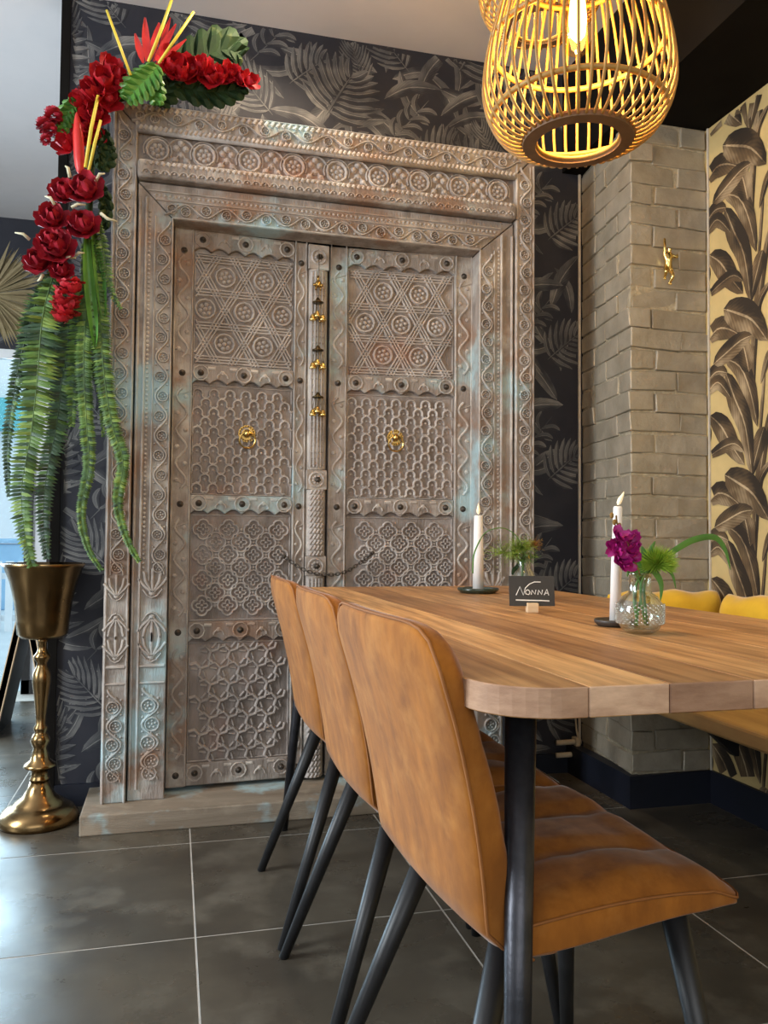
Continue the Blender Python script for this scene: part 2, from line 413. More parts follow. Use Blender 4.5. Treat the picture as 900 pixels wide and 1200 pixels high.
# far wall: papered lintel above glazing
wf = MB().box(-3.5, -.2, 5.24, 5.34, 2.04, 2.84).build('wall_far', m_navy); tag(wf, 'papered lintel over the far glazing', kind='structure')
o = MB().box(-.2, .3, 5.24, 5.34, 0, 2.84).build('wall_far_side', m_white); tag(o, 'pale wall beside the far glazing', kind='structure')
o = MB()
for x0, x1 in ((-3.4, -3.34), (-2.45, -2.39), (-1.5, -1.44)): o.box(x0, x1, 5.22, 5.27, 0, 2.04)
o.box(-3.4, -.9, 5.22, 5.27, 1.985, 2.04)
w1 = o.build('window_1', m_white); tag(w1, 'white framed shop window looking onto the bright street', kind='structure')
MB().box(-3.4, -.85, 5.243, 5.249, 0.0, 1.985).build('pane', m_pane, w1)
o = MB()
for x0, x1 in ((-.86, -.815), (-.735, -.69), (-.255, -.21)): o.box(x0, x1, 5.17, 5.22, 0, 2.04)
o.box(-.86, -.21, 5.17, 5.22, 1.18, 1.215); o.box(-.86, -.21, 5.17, 5.22, 1.99, 2.04); o.box(-.86, -.21, 5.17, 5.22, 0, .08)
d1 = o.build('door_1', m_blackmetal); tag(d1, 'black steel framed door in the far wall', kind='structure')
MB().box(-.85, -.22, 5.19, 5.2, .08, 1.99).build('panel', m_white, d1)


# wallpaper print helpers ------------------------------------------------
def blade(mb, P, w, off, fn, n=9, shape=1., wob=0.):
    """flat printed leaf along path P (2D control points), max half width w"""
    path = smooth_path([Vector((a, b, 0)) for a, b in P], max(2, n//(len(P)-1)))
    k = len(path); vs = []; uv = []
    for i, p in enumerate(path):
        t = i/(k-1); tn = path[min(i+1, k-1)]-path[max(i-1, 0)]; tn.normalize(); nn = Vector((-tn.y, tn.x, 0))
        hw = w*(math.sin(PI*min(t**shape, 1))**.75 if 0 < t < 1 else 0)+.0004
        for j, s in enumerate((-1, 0, 1)):
            q = p+nn*hw*s*(1+wob*math.sin(t*25+s)); vs.append(fn(q.x, q.y, off)); uv.append((.5+.5*s, t))
    mb.add(vs, [(i*3+j, i*3+j+1, (i+1)*3+j+1, (i+1)*3+j) for i in range(k-1) for j in range(2)], uv)


def frond2d(mb, base, ang, L, n, ll, w, off, fn, spread=1.0, curl=.3):
    """printed palm / monstera frond: fingers along a midrib"""
    ca, sa = math.cos(ang), math.sin(ang)
    blade(mb, [base, (base[0]+ca*L*.5, base[1]+sa*L*.5), (base[0]+ca*L, base[1]+sa*L)], w*.3, off+.0002, fn, 6)
    for i in range(n):
        t = .12+.86*i/(n-1); bx, by = base[0]+ca*L*t, base[1]+sa*L*t
        for s in (-1, 1):
            a2 = ang+s*(spread*(1.25-.75*t)); l2 = ll*(math.sin(PI*(.22+.68*t))**.7)
            e = (bx+math.cos(a2)*l2, by+math.sin(a2)*l2); a3 = a2-s*curl
            blade(mb, [(bx, by), ((bx+e[0])/2+.06*l2*math.cos(a2+s*1.5), (by+e[1])/2+.06*l2*math.sin(a2+s*1.5)), (e[0]+.12*l2*math.cos(a3), e[1]+.12*l2*math.sin(a3))], w, off+.00003*i, fn, 6)


def navy_motif(mb, ox, oz, fn, rng):
    B = lambda P, w, o: blade(mb, [(ox+a, oz+b) for a, b in P], w, o, fn)
    # long banana leaves
    B([(.00, .02), (.10, .10), (.24, .16)], .026, .0010)
    B([(.02, -.03), (.12, .03), (.26, .05)], .022, .0012)
    B([(.26, .02), (.18, .12), (.16, .25)], .028, .0011)
    B([(.44, .00), (.36, .08), (.25, .12)], .022, .0013)
    B([(.30, .30), (.40, .36), (.53, .37)], .03, .0010)
    B([(.05, .38), (.16, .42), (.27, .40)], .030, .0009)
    B([(.10, .30), (.02, .38), (.01, .48)], .026, .0009)
    B([(.48, .22), (.40, .30), (.36, .42)], .028, .0008)
    B([(.30, .26), (.20, .24), (.08, .14)], .024, .0008)
    B([(.50, .14), (.42, .10), (.30, .10)], .02, .0008)
    for i in range(11):
        a_ = rng.uniform(0, 2*PI); l_ = rng.uniform(.16, .28); x, z = rng.uniform(0, .53), rng.uniform(0, .49); k_ = rng.uniform(-.3, .3)
        B([(x, z), (x+.5*l_*math.cos(a_), z+.5*l_*math.sin(a_)), (x+l_*math.cos(a_+k_), z+l_*math.sin(a_+k_))], rng.uniform(.018, .032), .0002+.00004*i)
    # sprig
    for i in range(4):
        x, z = .34+.03*i, .16+.035*i
        B([(x, z), (x+.05, z+.012), (x+.085, z+.0)], .013, .0015); B([(x, z), (x-.01, z+.04), (x+.005, z+.075)], .012, .0016)
    B([(.30, .11), (.40, .22), (.48, .32)], .0025, .0014)
    # monstera-like leaf and feathery palm
    frond2d(mb, (ox+.07, oz+.20), 1.05, .19, 8, .150, .0175, .0020, fn, 1.15)
    frond2d(mb, (ox+.40, oz+.42), 2.3, .19, 8, .12, .009, .0021, fn, .75)
    frond2d(mb, (ox+.46, oz+.06), .7, .16, 7, .11, .012, .0018, fn, 1.0)
    frond2d(mb, (ox+.22, oz+.34), 1.9, .15, 9, .09, .0055, .0017, fn, .7)


rng = random.Random(3)
mb = MB(); fb = lambda a, b, o: (a, 3.0-.0004-o*.5, b)
for i in range(-1, 4):
    for j in range(-1, 6):
        navy_motif(mb, -.60+.53*i, -.12+.49*j+(.245 if i % 2 else 0), fb, rng)
# keep the print on the wall
def clipprint(mb, ok):
    keep = [k for k, f in enumerate(mb.f) if all(ok(mb.v[i]) for i in f)]
    mb.f = [mb.f[k] for k in keep]; mb.m = [mb.m[k] for k in keep]
clipprint(mb, lambda v: -.384 < v[0] < 1.60 and .06 < v[2] < 2.838)
mb.build('leaf_print', m_navyleaf, wb)
mb = MB(); ff = lambda a, b, o: (a, 5.24-.0006-o, b)
for i in range(0, 5): navy_motif(mb, -3.2+.53*i, 2.1+.2*(i % 2), ff, rng)
clipprint(mb, lambda v: -3.38 < v[0] < -.2 and 2.04 < v[2] < 2.838)
mb.build('leaf_print', m_navyleaf, wf)

# gold wall: banana plants, coordinates (Y, z), repeat .585 m
mb = MB(); fg = lambda a, b, o: (1.862-.0005-o, a, b)
def gy(px, py):
    d = CW+CR*((px-450)/FPX)-CU*((py-600)/FPX); t = 1.862/d.x
    return (d.y*t, CAM_H+d.z*t)
motif = [  # control points read off one repeat of the paper, half width
    ([(905, 470), (893, 540), (886, 600), (884, 690)], .016, .0006), ([(897, 430), (893, 480), (889, 540)], .006, .0007), ([(884, 405), (884, 450), (889, 500)], .005, .0007), ([(875, 415), (880, 450), (886, 490)], .005, .0007),
    ([(850, 420), (868, 430), (880, 460), (888, 500)], .030, .0012), ([(851, 436), (862, 468), (874, 500), (882, 560)], .034, .0014),
    ([(896, 500), (890, 520), (880, 560)], .024, .0010),
    ([(830, 447), (840, 436), (853, 437)], .026, .0017), ([(829, 462), (842, 448), (858, 468)], .022, .0019),
    ([(833, 487), (846, 500), (858, 522), (873, 545)], .036, .0016), ([(830, 536), (848, 524), (862, 520), (873, 530)], .020, .0018),
    ([(850, 556), (866, 566), (884, 580), (902, 610)], .046, .0022), ([(830, 590), (842, 578), (856, 582), (872, 596)], .034, .0020),
    ([(838, 618), (852, 610), (870, 600), (884, 598)], .030, .0024), ([(880, 640), (876, 618), (872, 600)], .030, .0023),
    ([(905, 540), (892, 560), (884, 600)], .012, .0009), ([(910, 400), (900, 420), (892, 450)], .012, .0011), ([(828, 500), (831, 506), (832, 520)], .012, .0012)]
for j in range(-3, 5):
    for P, w, o in motif:
        Q = [gy(*p) for p in P]; blade(mb, [(a, b+.585*j-.0) for a, b in Q], w*1.25, o, fg, 10, .85)
        blade(mb, [(2*2.17-a-.32, b+.585*j-.27) for a, b in Q], w*1.25, o+.0001, fg, 10, .85)
clipprint(mb, lambda v: -1 < v[1] < 2.541 and .1 < v[2] < 2.428)
mb.build('leaf_print', m_goldleaf, wr)

# ------------------------------------------------------------------ brick pillar
PX0, PX1, PY0, PY1, PBX = 1.545, 1.861, 2.541, 2.998, 1.600
def pl(a, b, z):      # a along front (0..), b depth; left side skews
    k = (PBX-PX0)/(PY1-PY0); t = a/(PX1-PX0)
    return (PX0+a+k*b*(1-t), PY0+b, z)
o = MB(); ins = .0085; D = PY1-PY0; Wd = PX1-PX0
o.add([pl(ins, ins, 0), pl(Wd-.0, ins, 0), pl(Wd, D, 0), pl(ins, D, 0), pl(ins, ins, 2.43), pl(Wd, ins, 2.43), pl(Wd, D, 2.43), pl(ins, D, 2.43)],
      [(0, 3, 2, 1), (4, 5, 6, 7), (0, 1, 5, 4), (1, 2, 6, 5), (2, 3, 7, 6), (3, 0, 4, 7)])
pil = o.build('wall_pillar', m_mortar); tag(pil, 'brick pillar painted pewter grey in the corner', kind='structure')
rb = random.Random(5); ch = .0745; z = .115; k = 0
def brick(a0, a1, b0, b1, z0, z1):
    j = lambda s=.0048: rb.uniform(-s, s)
    e = .0035; f = j(.005)
    vs = [pl(a0+e+j()+(f if a0 == 0 else 0), b0+e*(b0 > 0)+j()+f, z0+e+j()), pl(a1-e+j(), b0+e*(b0 > 0)+j()+f, z0+e+j()), pl(a1-e+j(), b1-e+j(), z0+e+j()), pl(a0+(e if a0 else 0)+j(), b1-e+j(), z0+e+j())]
    vs += [(v[0]+j(), v[1]+j(), z1-e+j()) for v in vs]
    mb = MB(); mb.add(vs, [(0, 3, 2, 1), (4, 5, 6, 7), (0, 1, 5, 4), (1, 2, 6, 5), (2, 3, 7, 6), (3, 0, 4, 7)])
    mb.build('brick', m_brick, pil, bevel=.004, seg=2)
while z < 2.42:
    z1 = min(z+ch, 2.429); q = rb.uniform(-.012, .012)
    if k % 2 == 0: L1 = [(0, .195+q, 0, .105), (.195+q, Wd, 0, .105), (0, .1, .105, .32+q), (0, .1, .32+q, D)]
    else: L1 = [(0, .095+q, 0, .215), (.095+q, Wd, 0, .105), (0, .1, .215, .325+q), (0, .1, .325+q, D)]
    for a0, a1, b0, b1 in L1: brick(a0, a1, b0, b1, z, z1)
    z = z1; k += 1
o = MB(); o.box(PX0-.012, PX1, PY0-.014, PY0, 0, .112); o.box(PX0-.012, PX0+.03, PY0, PY1, 0, .112)
tag(o.build('baseboard_pillar', m_skirt), 'dark blue skirting around the pillar foot', kind='structure')
o = MB().box(-.384, PX0+.03, 2.985, 2.9995, 0, .075); tag(o.build('baseboard_back', m_skirt), 'dark skirting under the navy wallpaper', kind='structure')
o = MB().box(1.586, 1.594, 2.992, 2.9995, .08, 2.43); tag(o.build('trim_2', m_trim), 'thin pale bead between wallpaper and pillar', kind='structure')
o = MB().box(1.8555, 1.8615, 2.527, 2.5335, .1, 2.429); tag(o.build('trim_3', m_trim), 'thin pale bead between pillar and gold wallpaper', kind='structure')

o = MB().box(1.850, 1.8618, -2.69, 2.525, 0, .115); tag(o.build('bench_shade_strip', m_skirt), 'dark strip added at the foot of the gold wallpaper as shade under the bench', kind='structure')  # added dark strip that stands in for the shade below the bench

# street outside the far glazing
o = MB().box(-9, 2, 5.36, 16, -.1, -.02).build('street_ground', m_pave); tag(o, 'sunlit pale pavement outside', kind='structure')
t = thing('picket_fence', (-1.9, 8.8, -.02), 'low white slatted fence outside on the pavement', 'fence')
MB().box(-2, 1.2, .02, .05, .1, .16).build('rail', m_white, t); MB().box(-2, 1.2, .02, .05, .52, .58).build('rail', m_white, t)
sl = MB().box(-.035, .035, -.01, .02, 0, .7).build('slat', m_white, t, loc=(-2, 0, 0))
for i in range(1, 30): inst(sl, t, (-2+.11*i, 0, 0))
t = thing('street_building', (-4, 13, -.02), 'white building across the street with a teal band', 'building')
MB().box(-6, 6, 0, .5, 0, 6).build('wall', m_white, t); MB().box(-6, 6, -.35, -.01, 2.50, 2.95).build('awning', m_teal, t)
for i in range(9): MB().box(-2.6+.6*i, -2.2+.6*i, -.05, 0, 3.6, 4.6).build('window', m_blue if i % 3 == 0 else m_pane, t)
_b = at(10, 600, 11.6)
t = thing('street_bin', (_b.x, 11.6, -.02), 'blue wheeled bin outside the far window', 'bin')
MB().prism([(-.2, 0), (.2, 0), (.25, .85), (-.25, .85)], lambda a, b, c: (a, c, b), -.25, .25).build('body', m_blue, t, bevel=.02); MB().box(-.28, .28, -.3, .28, .86, .92).build('lid', m_blue, t, bevel=.02)

# ================================================================== CARVED DOOR
t = MB().box(-.27, 1.345, 2.68, 2.982, 0, .063).build('plinth', m_plinth, bevel=.004); tag(t, 'long blue-washed wooden plinth under the carved door', 'plinth')


def circ(a, b, r, n=12, q0=0, q1=2*PI): return [(a+r*math.cos(q0+(q1-q0)*i/n), b+r*math.sin(q0+(q1-q0)*i/n)) for i in range(n+(0 if abs(q1-q0-2*PI) < 1e-6 else 1))]


def rosette(mb, a, b, r, h, fn, n=5, ringed=True):
    if ringed: mb.ridge(circ(a, b, r, 12), fn, r*.32, h, True)
    mb.bump(a, b, r*.26, h, fn, 6)
    for i in range(n):
        q = 2*PI*i/n+.3; mb.bump(a+.5*r*math.cos(q), b+.5*r*math.sin(q), r*.25, h*.85, fn, 6)


def vine(mb, p0, p1, w, fn, pitch=.066, h=.009):
    (x0, y0), (x1, y1) = p0, p1; L = math.hypot(x1-x0, y1-y0); ux, uy = (x1-x0)/L, (y1-y0)/L; nx, ny = -uy, ux
    n = max(2, round(L/pitch)); pc = L/n
    P = lambda s, c: (x0+ux*s+nx*c, y0+uy*s+ny*c)
    pts = [P(L*i/(n*8), -.40*w*math.cos(PI*i/8)) for i in range(n*8+1)]
    mb.ridge(pts, fn, w*.17, h)
    for i in range(n):
        sgn = 1 if i % 2 == 0 else -1
        c = P(pc*i, sgn*.10*w) if i else P(pc*.35, 0)
        rosette(mb, c[0], c[1], min(w*.34, pc*.42), h*1.1, fn)
        # curling leaf beside each rosette
        q = P(pc*(i+.5), -sgn*.05*w); mb.bump(q[0], q[1], w*.12, h*.9, fn, 5)
        for e_ in (-.36, .36): q = P(pc*(i+.5)+e_*pc*.3, sgn*e_*w*1.05); mb.bump(q[0], q[1], w*.09, h*.8, fn, 5)


def beads(mb, p0, p1, r, step, fn, h):
    L = math.hypot(p1[0]-p0[0], p1[1]-p0[1]); n = max(1, int(L/step))
    for i in range(n):
        s = (i+.5)/n; mb.bump(p0[0]+(p1[0]-p0[0])*s, p0[1]+(p1[1]-p0[1])*s, r, h, fn, 5)


def rope(mb, p0, p1, w, fn, h=.006, step=.02):
    L = math.hypot(p1[0]-p0[0], p1[1]-p0[1]); ux, uy = (p1[0]-p0[0])/L, (p1[1]-p0[1])/L; n = int(L/step)
    for i in range(n):
        s = L*(i+.5)/n; cx, cy = p0[0]+ux*s, p0[1]+uy*s; a, b = ux*.5-uy*.8, uy*.5+ux*.8
        mb.ridge([(cx-a*w*.5, cy-b*w*.5), (cx+a*w*.5, cy+b*w*.5)], fn, step*.8, h)


def lotus(mb, a, b, w, h, fn, up=1):
    for i in range(5):
        q = PI/2+(i-2)*.38; L = h*(1-.09*abs(i-2))
        e = (a+math.cos(q)*L, b+up*math.sin(q)*L); m1 = (a+math.cos(q)*L*.5-math.sin(q)*w*.12*(1 if i > 2 else -1 if i < 2 else 0), b+up*math.sin(q)*L*.55)
        mb.ridge([(a, b), m1, e], fn, w*.17, .008)
    mb.bump(a, b, w*.18, .009, fn)
    mb.ridge([(a-w*.42, b+up*h*.15), (a-w*.2, b-up*h*.12), (a, b-up*h*.2), (a+w*.2, b-up*h*.12), (a+w*.42, b+up*h*.15)], fn, w*.09, .007)


DB = (.5375, 2.89, .063); base(DB)
door = thing('carved_door', DB, 'tall antique double door in a carved weathered wooden frame with turquoise traces', 'door')
YF, YI = 2.787, 2.797
XZ = lambda y: (lambda a, b, h: (a, y-h, b))
FP = lambda a, b, c: (a, c, b)
zb, zt = .0635, 2.372
xl, xli, xr, xri = -.220, -.141, 1.295, 1.216
il0, il1, ir1, ir0 = -.1365, -.0205, 1.0755, 1.2115
# outer frame, mitred at the top corners
def outer(x0, x1, sgn):
    p = MB().prism([(x0, zb), (x1, zb), (x1, zt-.0825), (x0, zt-.0035)], FP, YF, 2.985).build('outer_jamb', m_dw, door, bevel=.004)
    fn = XZ(YF); mb = MB(); c = (x0+x1)/2
    vine(mb, (c, .80), (c, zt-.05), .050, fn)
    for e in (x0+sgn*.007, x1-sgn*.005): mb.ridge([(e, zb), (e, zt-.04)], fn, .008, .006)
    mb.ridge([(x0+sgn*.019, .8), (x0+sgn*.019, zt-.045)], fn, .005, .004)
    for zz, kk in ((.53, 1), (.66, -1), (.73, 1)): lotus(mb, c, zz, .06, .07, fn, kk)
    mb.ridge([(c-.03, .50), (c+.03, .50)], fn, .012, .006); mb.ridge([(c-.03, .445), (c+.03, .445)], fn, .008, .005)
    vine(mb, (c, .13), (c, .43), .055, fn, .06, .007); mb.build('carving', m_dcarve, p)
outer(xl, xli, 1); outer(xr, xri, -1)
p = MB().prism([(xl, zt), (xli, zt-.079), (xri, zt-.079), (xr, zt)], FP, YF, 2.985).build('head_rail', m_dw, door, bevel=.004)
fn = XZ(YF); mb = MB(); vine(mb, (xli-.02, zt-.046), (xri+.02, zt-.046), .042, fn, .072); rope(mb, (xl+.03, zt-.014), (xr-.03, zt-.014), .018, fn)
mb.ridge([(xl+.02, zt-.003), (xr-.02, zt-.003)], fn, .006, .005); mb.build('carving', m_dcarve, p)
o = MB().tube([(xli-.004, YF+.004, zt-.086), (xri+.004, YF+.004, zt-.086)], .0125, 10).build('bead_moulding', m_dcarve, door, smooth=True)
mb = MB(); rope(mb, (xli, zt-.083), (xri, zt-.083), .016, XZ(YF-.0085), .004, .016); mb.build('carving', m_dcarve, o)
# frieze
p = MB().box(xli, xri, YF+.022, 2.985, 2.165, 2.2905).build('frieze', m_panel, door); fn = XZ(YF+.022); mb = MB()
n = 17; pc = (xri-xli-.05)/n
for i in range(n):
    a = xli+.025+pc*(i+.5); b = 2.229
    if i % 2 == 0: rosette(mb, a, b, .036, .010, fn, 7)
    else:
        for dx, dz in ((-.016, .016), (.016, .016), (0, -.008), (-.02, -.026), (.02, -.026), (0, .034)): mb.bump(a+dx, b+dz, .0125, .010, fn, 7)
        mb.ridge([(a-pc*.45, b-.04), (a-pc*.2, b-.02), (a, b), (a+pc*.2, b-.02), (a+pc*.45, b-.04)], fn, .008, .008)
    mb.ridge(circ(a, b, .046, 12, -.4, PI+.4), fn, .006, .007)
mb.build('carving', m_pcarve, p)
# ledge with a leaf row
p = MB().prism([(xli+.003, 2.117), (xri-.004, 2.117), (xri-.001, 2.135), (xri-.004, 2.178), (xli+.003, 2.178), (xli, 2.15)], FP, YF-.022, 2.985).build('ledge', m_dw, door, bevel=.009, seg=3)
fn = XZ(YF-.022); mb = MB()
for i in range(44):
    a = xli+.03+(xri-xli-.06)*i/43
    mb.ridge(circ(a, 2.128, .014, 7, 0, PI), fn, .006, .005); mb.bump(a, 2.134, .005, .006, fn, 5)
rope(mb, (xli+.02, 2.165), (xri-.02, 2.165), .012, fn, .004, .018)
mb.build('carving', m_dcarve, p)
# inner frame
def inner(x0, x1, sgn):
    p = MB().prism([(x0, zb), (x1, zb), (x1, 1.9915), (x0, 2.1085)], FP, YI, 2.886).build('inner_jamb', m_dw, door, bevel=.003)
    fn = XZ(YI); mb = MB(); w = abs(x1-x0); cv = x1-sgn*.031
    vine(mb, (cv, .80), (cv, 1.985), .048, fn)
    for e in (x1-sgn*.004, x1-sgn*.060): mb.ridge([(e, .78), (e, 2.0)], fn, .006, .006)
    beads(mb, (x1-sgn*.078, .80), (x1-sgn*.078, 2.02), .006, .015, fn, .005)
    for e in (x1-sgn*.089, x0+sgn*.006): mb.ridge([(e, .1), (e, 2.06)], fn, .010, .008)
    c = (x0+sgn*.02+x1)/2
    for zz, kk in ((.53, 1), (.66, -1), (.74, 1)): lotus(mb, c, zz, .075, .08, fn, kk)
    mb.ridge([(c-.042, .50), (c+.042, .50)], fn, .012, .006); mb.ridge([(c-.042, .445), (c+.042, .445)], fn, .008, .005)
    vine(mb, (c, .13), (c, .43), .065, fn, .06, .007); mb.build('carving', m_dcarve, p)
inner(il0, il1, 1); inner(ir0, ir1, -1)
p = MB().prism([(il0, 2.112), (il1, 1.995), (ir1, 1.995), (ir0, 2.112)], FP, YI, 2.886).build('inner_head', m_dw, door, bevel=.003)
fn = XZ(YI); mb = MB(); vine(mb, (il1-.03, 2.027), (ir1+.03, 2.027), .046, fn, .070)
for zz, e in ((1.9985, .005), (2.056, .06), (2.085, .085)): mb.ridge([(il1-e, zz), (ir1+e, zz)], fn, .007, .006)
beads(mb, (il1-.07, 2.071), (ir1+.07, 2.071), .006, .016, fn, .004); mb.build('carving', m_dcarve, p)
MB().box(il1+.001, ir1-.001, 2.955, 2.985, .0635, 2.0).build('back_board', m_panel, door)
base((0, 0, 0))

# leaves ---------------------------------------------------------------
def clip(paths, R):
    u0, u1, v0, v1 = R; out = []
    for P in paths:
        cur = []
        for p in P:
            if u0 <= p[0] <= u1 and v0 <= p[1] <= v1: cur.append(p)
            else:
                if len(cur) > 1: out.append(cur)
                cur = []
        if len(cur) > 1: out.append(cur)
    return out


def seg(p, q, n=14): return [(p[0]+(q[0]-p[0])*i/n, p[1]+(q[1]-p[1])*i/n) for i in range(n+1)]


def pattern(kind, R, mb, fn):
    u0, u1, v0, v1 = R; cu, cv = (u0+u1)/2, (v0+v1)/2; r = (u0+.006, u1-.006, v0+.006, v1-.006)
    inside = lambda a, b, m: u0+m < a < u1-m and v0+m < b < v1-m
    if kind == 0:
        d = .118; paths = []
        for ang in (PI/2, PI/6, 5*PI/6):
            nx, ny = math.cos(ang), math.sin(ang)
            for k in range(-4, 5):
                for off in (-.0105, .0, .0105):
                    c = (k+.5)*d+off; p = (cu+nx*c, cv+ny*c); paths.append(seg((p[0]-ny*.5, p[1]+nx*.5), (p[0]+ny*.5, p[1]-nx*.5), 160))
        for P in clip(paths, r): mb.ridge([P[0]]+P[1:-1:8]+[P[-1]], fn, .009, .009)
        for i in range(-4, 5):
            for j in range(-4, 5):
                a = cu+(i+.5*(j % 2))*d/math.cos(PI/6); b = cv+j*d
                if inside(a, b, .036): rosette(mb, a, b, .034, .010, fn, 6)
    elif kind == 1:
        p = .056; q = .033
        for j in range(int((v1-v0)/q)+1):
            for i in range(-1, int((u1-u0)/p)+2):
                a = u0+.02+(i+.5*(j % 2))*p; b = v0+.024+j*q
                if inside(a, b, .017):
                    mb.ridge(circ(a, b, .0165, 9, -.5, PI+.5), fn, .009, .010); mb.ridge([(a-.015, b-.008), (a-.022, b-.015), (a-.03, b-.012)], fn, .009, .009); mb.ridge([(a+.015, b-.008), (a+.022, b-.015), (a+.03, b-.012)], fn, .009, .009)
                    mb.bump(a, b-.002, .006, .006, fn, 5)
    elif kind == 2:
        p = .088
        for j in range(-12, 12):
            for i in range(-6, 7):
                a = cu+(i+.5*(j % 2))*p; b = cv+j*p*.5
                if inside(a, b, .028):
                    P = []
                    for k in range(24):
                        t = 2*PI*k/24; rr = .0345*(.74+.26*abs(math.cos(2*t))**.8); P.append((a+rr*math.cos(t), b+rr*math.sin(t)))
                    mb.ridge(P, fn, .008, .010, True)
                    P = []
                    for k in range(16):
                        t = 2*PI*k/16; rr = .020*(.45+.55*abs(math.cos(2*t))); P.append((a+rr*math.cos(t), b+rr*math.sin(t)))
                    mb.ridge(P, fn, .006, .009, True); mb.bump(a, b, .006, .009, fn, 6); mb.bump(a+p*.5, b, .008, .008, fn, 6) if inside(a+p*.5, b, .012) else None
    else:
        p = .066
        for j in range(-8, 9):
            for i in range(-6, 7):
                a = cu+(i+.5*(j % 2))*p; b = cv+j*p*.866
                if inside(a, b, .020):
                    for k in range(3):
                        t = 2*PI*k/3+.26; e = (a+.026*math.cos(t), b+.026*math.sin(t)); t2 = t+1.05; g2 = (e[0]+.020*math.cos(t2), e[1]+.020*math.sin(t2))
                        mb.ridge([(a, b), e, g2], fn, .012, .010)
                        mb.ridge([(a+.012*math.cos(t+1), b+.012*math.sin(t+1)), (a+.034*math.cos(t+.75), b+.034*math.sin(t+.75))], fn, .008, .009)
    mb.ridge([(u0+.004, v0+.004), (u1-.004, v0+.004), (u1-.004, v1-.004), (u0+.004, v1-.004)], fn, .006, .005, True)


VR = [(1.923, 1.996), (1.459, 1.525), (1.006, 1.071), (.564, .634), (.078, .152)]
VP = [(1.525, 1.923), (1.071, 1.459), (.634, 1.006), (.152, .564)]
stud_me = MB()
stud_me.bump(0, 0, .0115, .004, lambda a, b, h: (a, -h, b), 14)
stud_me.bump(0, 0, .0085, .012, lambda a, b, h: (a, -h, b), 12)
stud_mesh = stud_me.mesh('stud', m_stud, True)
fs_ = lambda a, b, h: (a, -.020-h, b); fp_ = lambda a, b, h: (a, -h, b)


def leaf(loc, rz, U):
    """U: edges of hinge stile, panel, inner stile in leaf coordinates"""
    a0, a1, b1, b2 = U
    lf = MB().box(a0, b2, .0, .028, .072, 1.998).build('door_leaf', m_panel, door, loc=Vector(loc)-Vector(DB)); lf.rotation_euler = (0, 0, rz)
    def stud(u, v):
        s = bpy.data.objects.new('stud', stud_mesh); COL.objects.link(s); s.parent = lf; s.location = (u, -.020, v)
    for k, (v0, v1) in enumerate(VP):
        pn = MB().box(a1-.004, b1+.004, -.003, .001, v0-.003, v1+.003).build('panel', m_panel, lf)
        mb = MB(); pattern(k, (a1, b1, v0, v1), mb, lambda a, b, h: (a, -.003-h, b)); o = mb.build('carving', m_pcarve, lf)
    for k, (v0, v1) in enumerate(VR):
        n = 60; P = [(a1-.0, v1)]
        lobes = 3
        for i in range(n+1):
            u = a1+(b1-a1)*i/n; s = i/n
            d = .016*abs(math.sin(PI*s*6)) if k not in (4,) else 0
            P.append((u, v0+d if 0 < i < n else v0))
        P.append((b1, v1))
        MB().prism(P[::-1], lambda a, b, c: (a, c, b), -.020, .0).build('rail', m_dw, lf, bevel=.0025, seg=1)
        mb = MB()
        for i in range(3):
            u = a1+(b1-a1)*(.08+.42*i); stud(u, (v0+v1)/2+.004)
            mb.ridge(circ(u, (v0+v1)/2+.004, .026, 10), fs_, .006, .004, True)
        for i in range(2):
            u = a1+(b1-a1)*(.29+.42*i); mb.ridge(circ(u, (v0+v1)/2-.012, .018, 8, 0, PI), fs_, .006, .004); mb.bump(u, (v0+v1)/2+.006, .010, .005, fs_, 6)
            for s in (-.05, .05): mb.ridge([(u+s*.5, v1-.012), (u+s, v1-.012)], fs_, .012, .003)
        mb.build('carving', m_dcarve, lf)
    for (s0, s1) in ((a0, a1), (b1, b2)):
        MB().box(s0, s1, -.020, 0, .074, 1.996).build('stile', m_dw, lf, bevel=.003, seg=1)
        c = (s0+s1)/2; w = s1-s0; mb = MB()
        for (v0, v1) in VP:
            n = 24; mb.ridge([(c+w*.26*math.sin(2*PI*i/n*3.0), v0+.02+(v1-v0-.04)*i/n) for i in range(n+1)], fs_, w*.14, .005)
            for i in range(6): mb.bump(c-w*.20*(1 if i % 2 == 0 else -1), v0+.02+(v1-v0-.04)*(i+.5)/6, w*.13, .005, fs_, 6)
        for (v0, v1) in VR:
            stud(c, (v0+v1)/2+(-.04 if v0 > 1.9 else 0)); mb.ridge([(c-w*.42, max(.08, v0-.05)), (c+w*.42, max(.08, v0-.03)), (c+w*.42, v1+.03), (c-w*.42, v1+.05)], fs_, .005, .004, True)
        for e in (s0+.004, s1-.004): mb.ridge([(e, .08), (e, 1.99)], fs_, .006, .004)
        mb.build('carving', m_dcarve, lf)
    return lf


def knocker(lf, u, v):
    mb = MB(); mb.prism(circ(0, 0, .030, 24), lambda a, b, c: (a, c, b), -.011, -.006)
    for i in range(18): mb.bump(.025*math.cos(2*PI*i/18), .025*math.sin(2*PI*i/18), .0042, .004, lambda a, b, h: (a, -.011-h, b), 5)
    mb.ball((0, -.02, 0), .014, 10, 7)
    mb.ring((0, -.026, -.024), (0, 1, .12), .028, .0033, 28, 7)
    o = mb.build('ring_knocker', m_brass, lf, smooth=False, loc=(u, 0, v)); o['label'] = 'round brass ring knocker'


lfL = leaf((-.0195, 2.890, 0), math.radians(3.2), (0.0, .0685, .4235, .4705)); knocker(lfL, .2605, 1.292)
lfR = leaf((1.080, 2.890, 0), math.radians(-3.6), (-.545, -.478, -.070, 0.0)); knocker(lfR, -.294, 1.300)
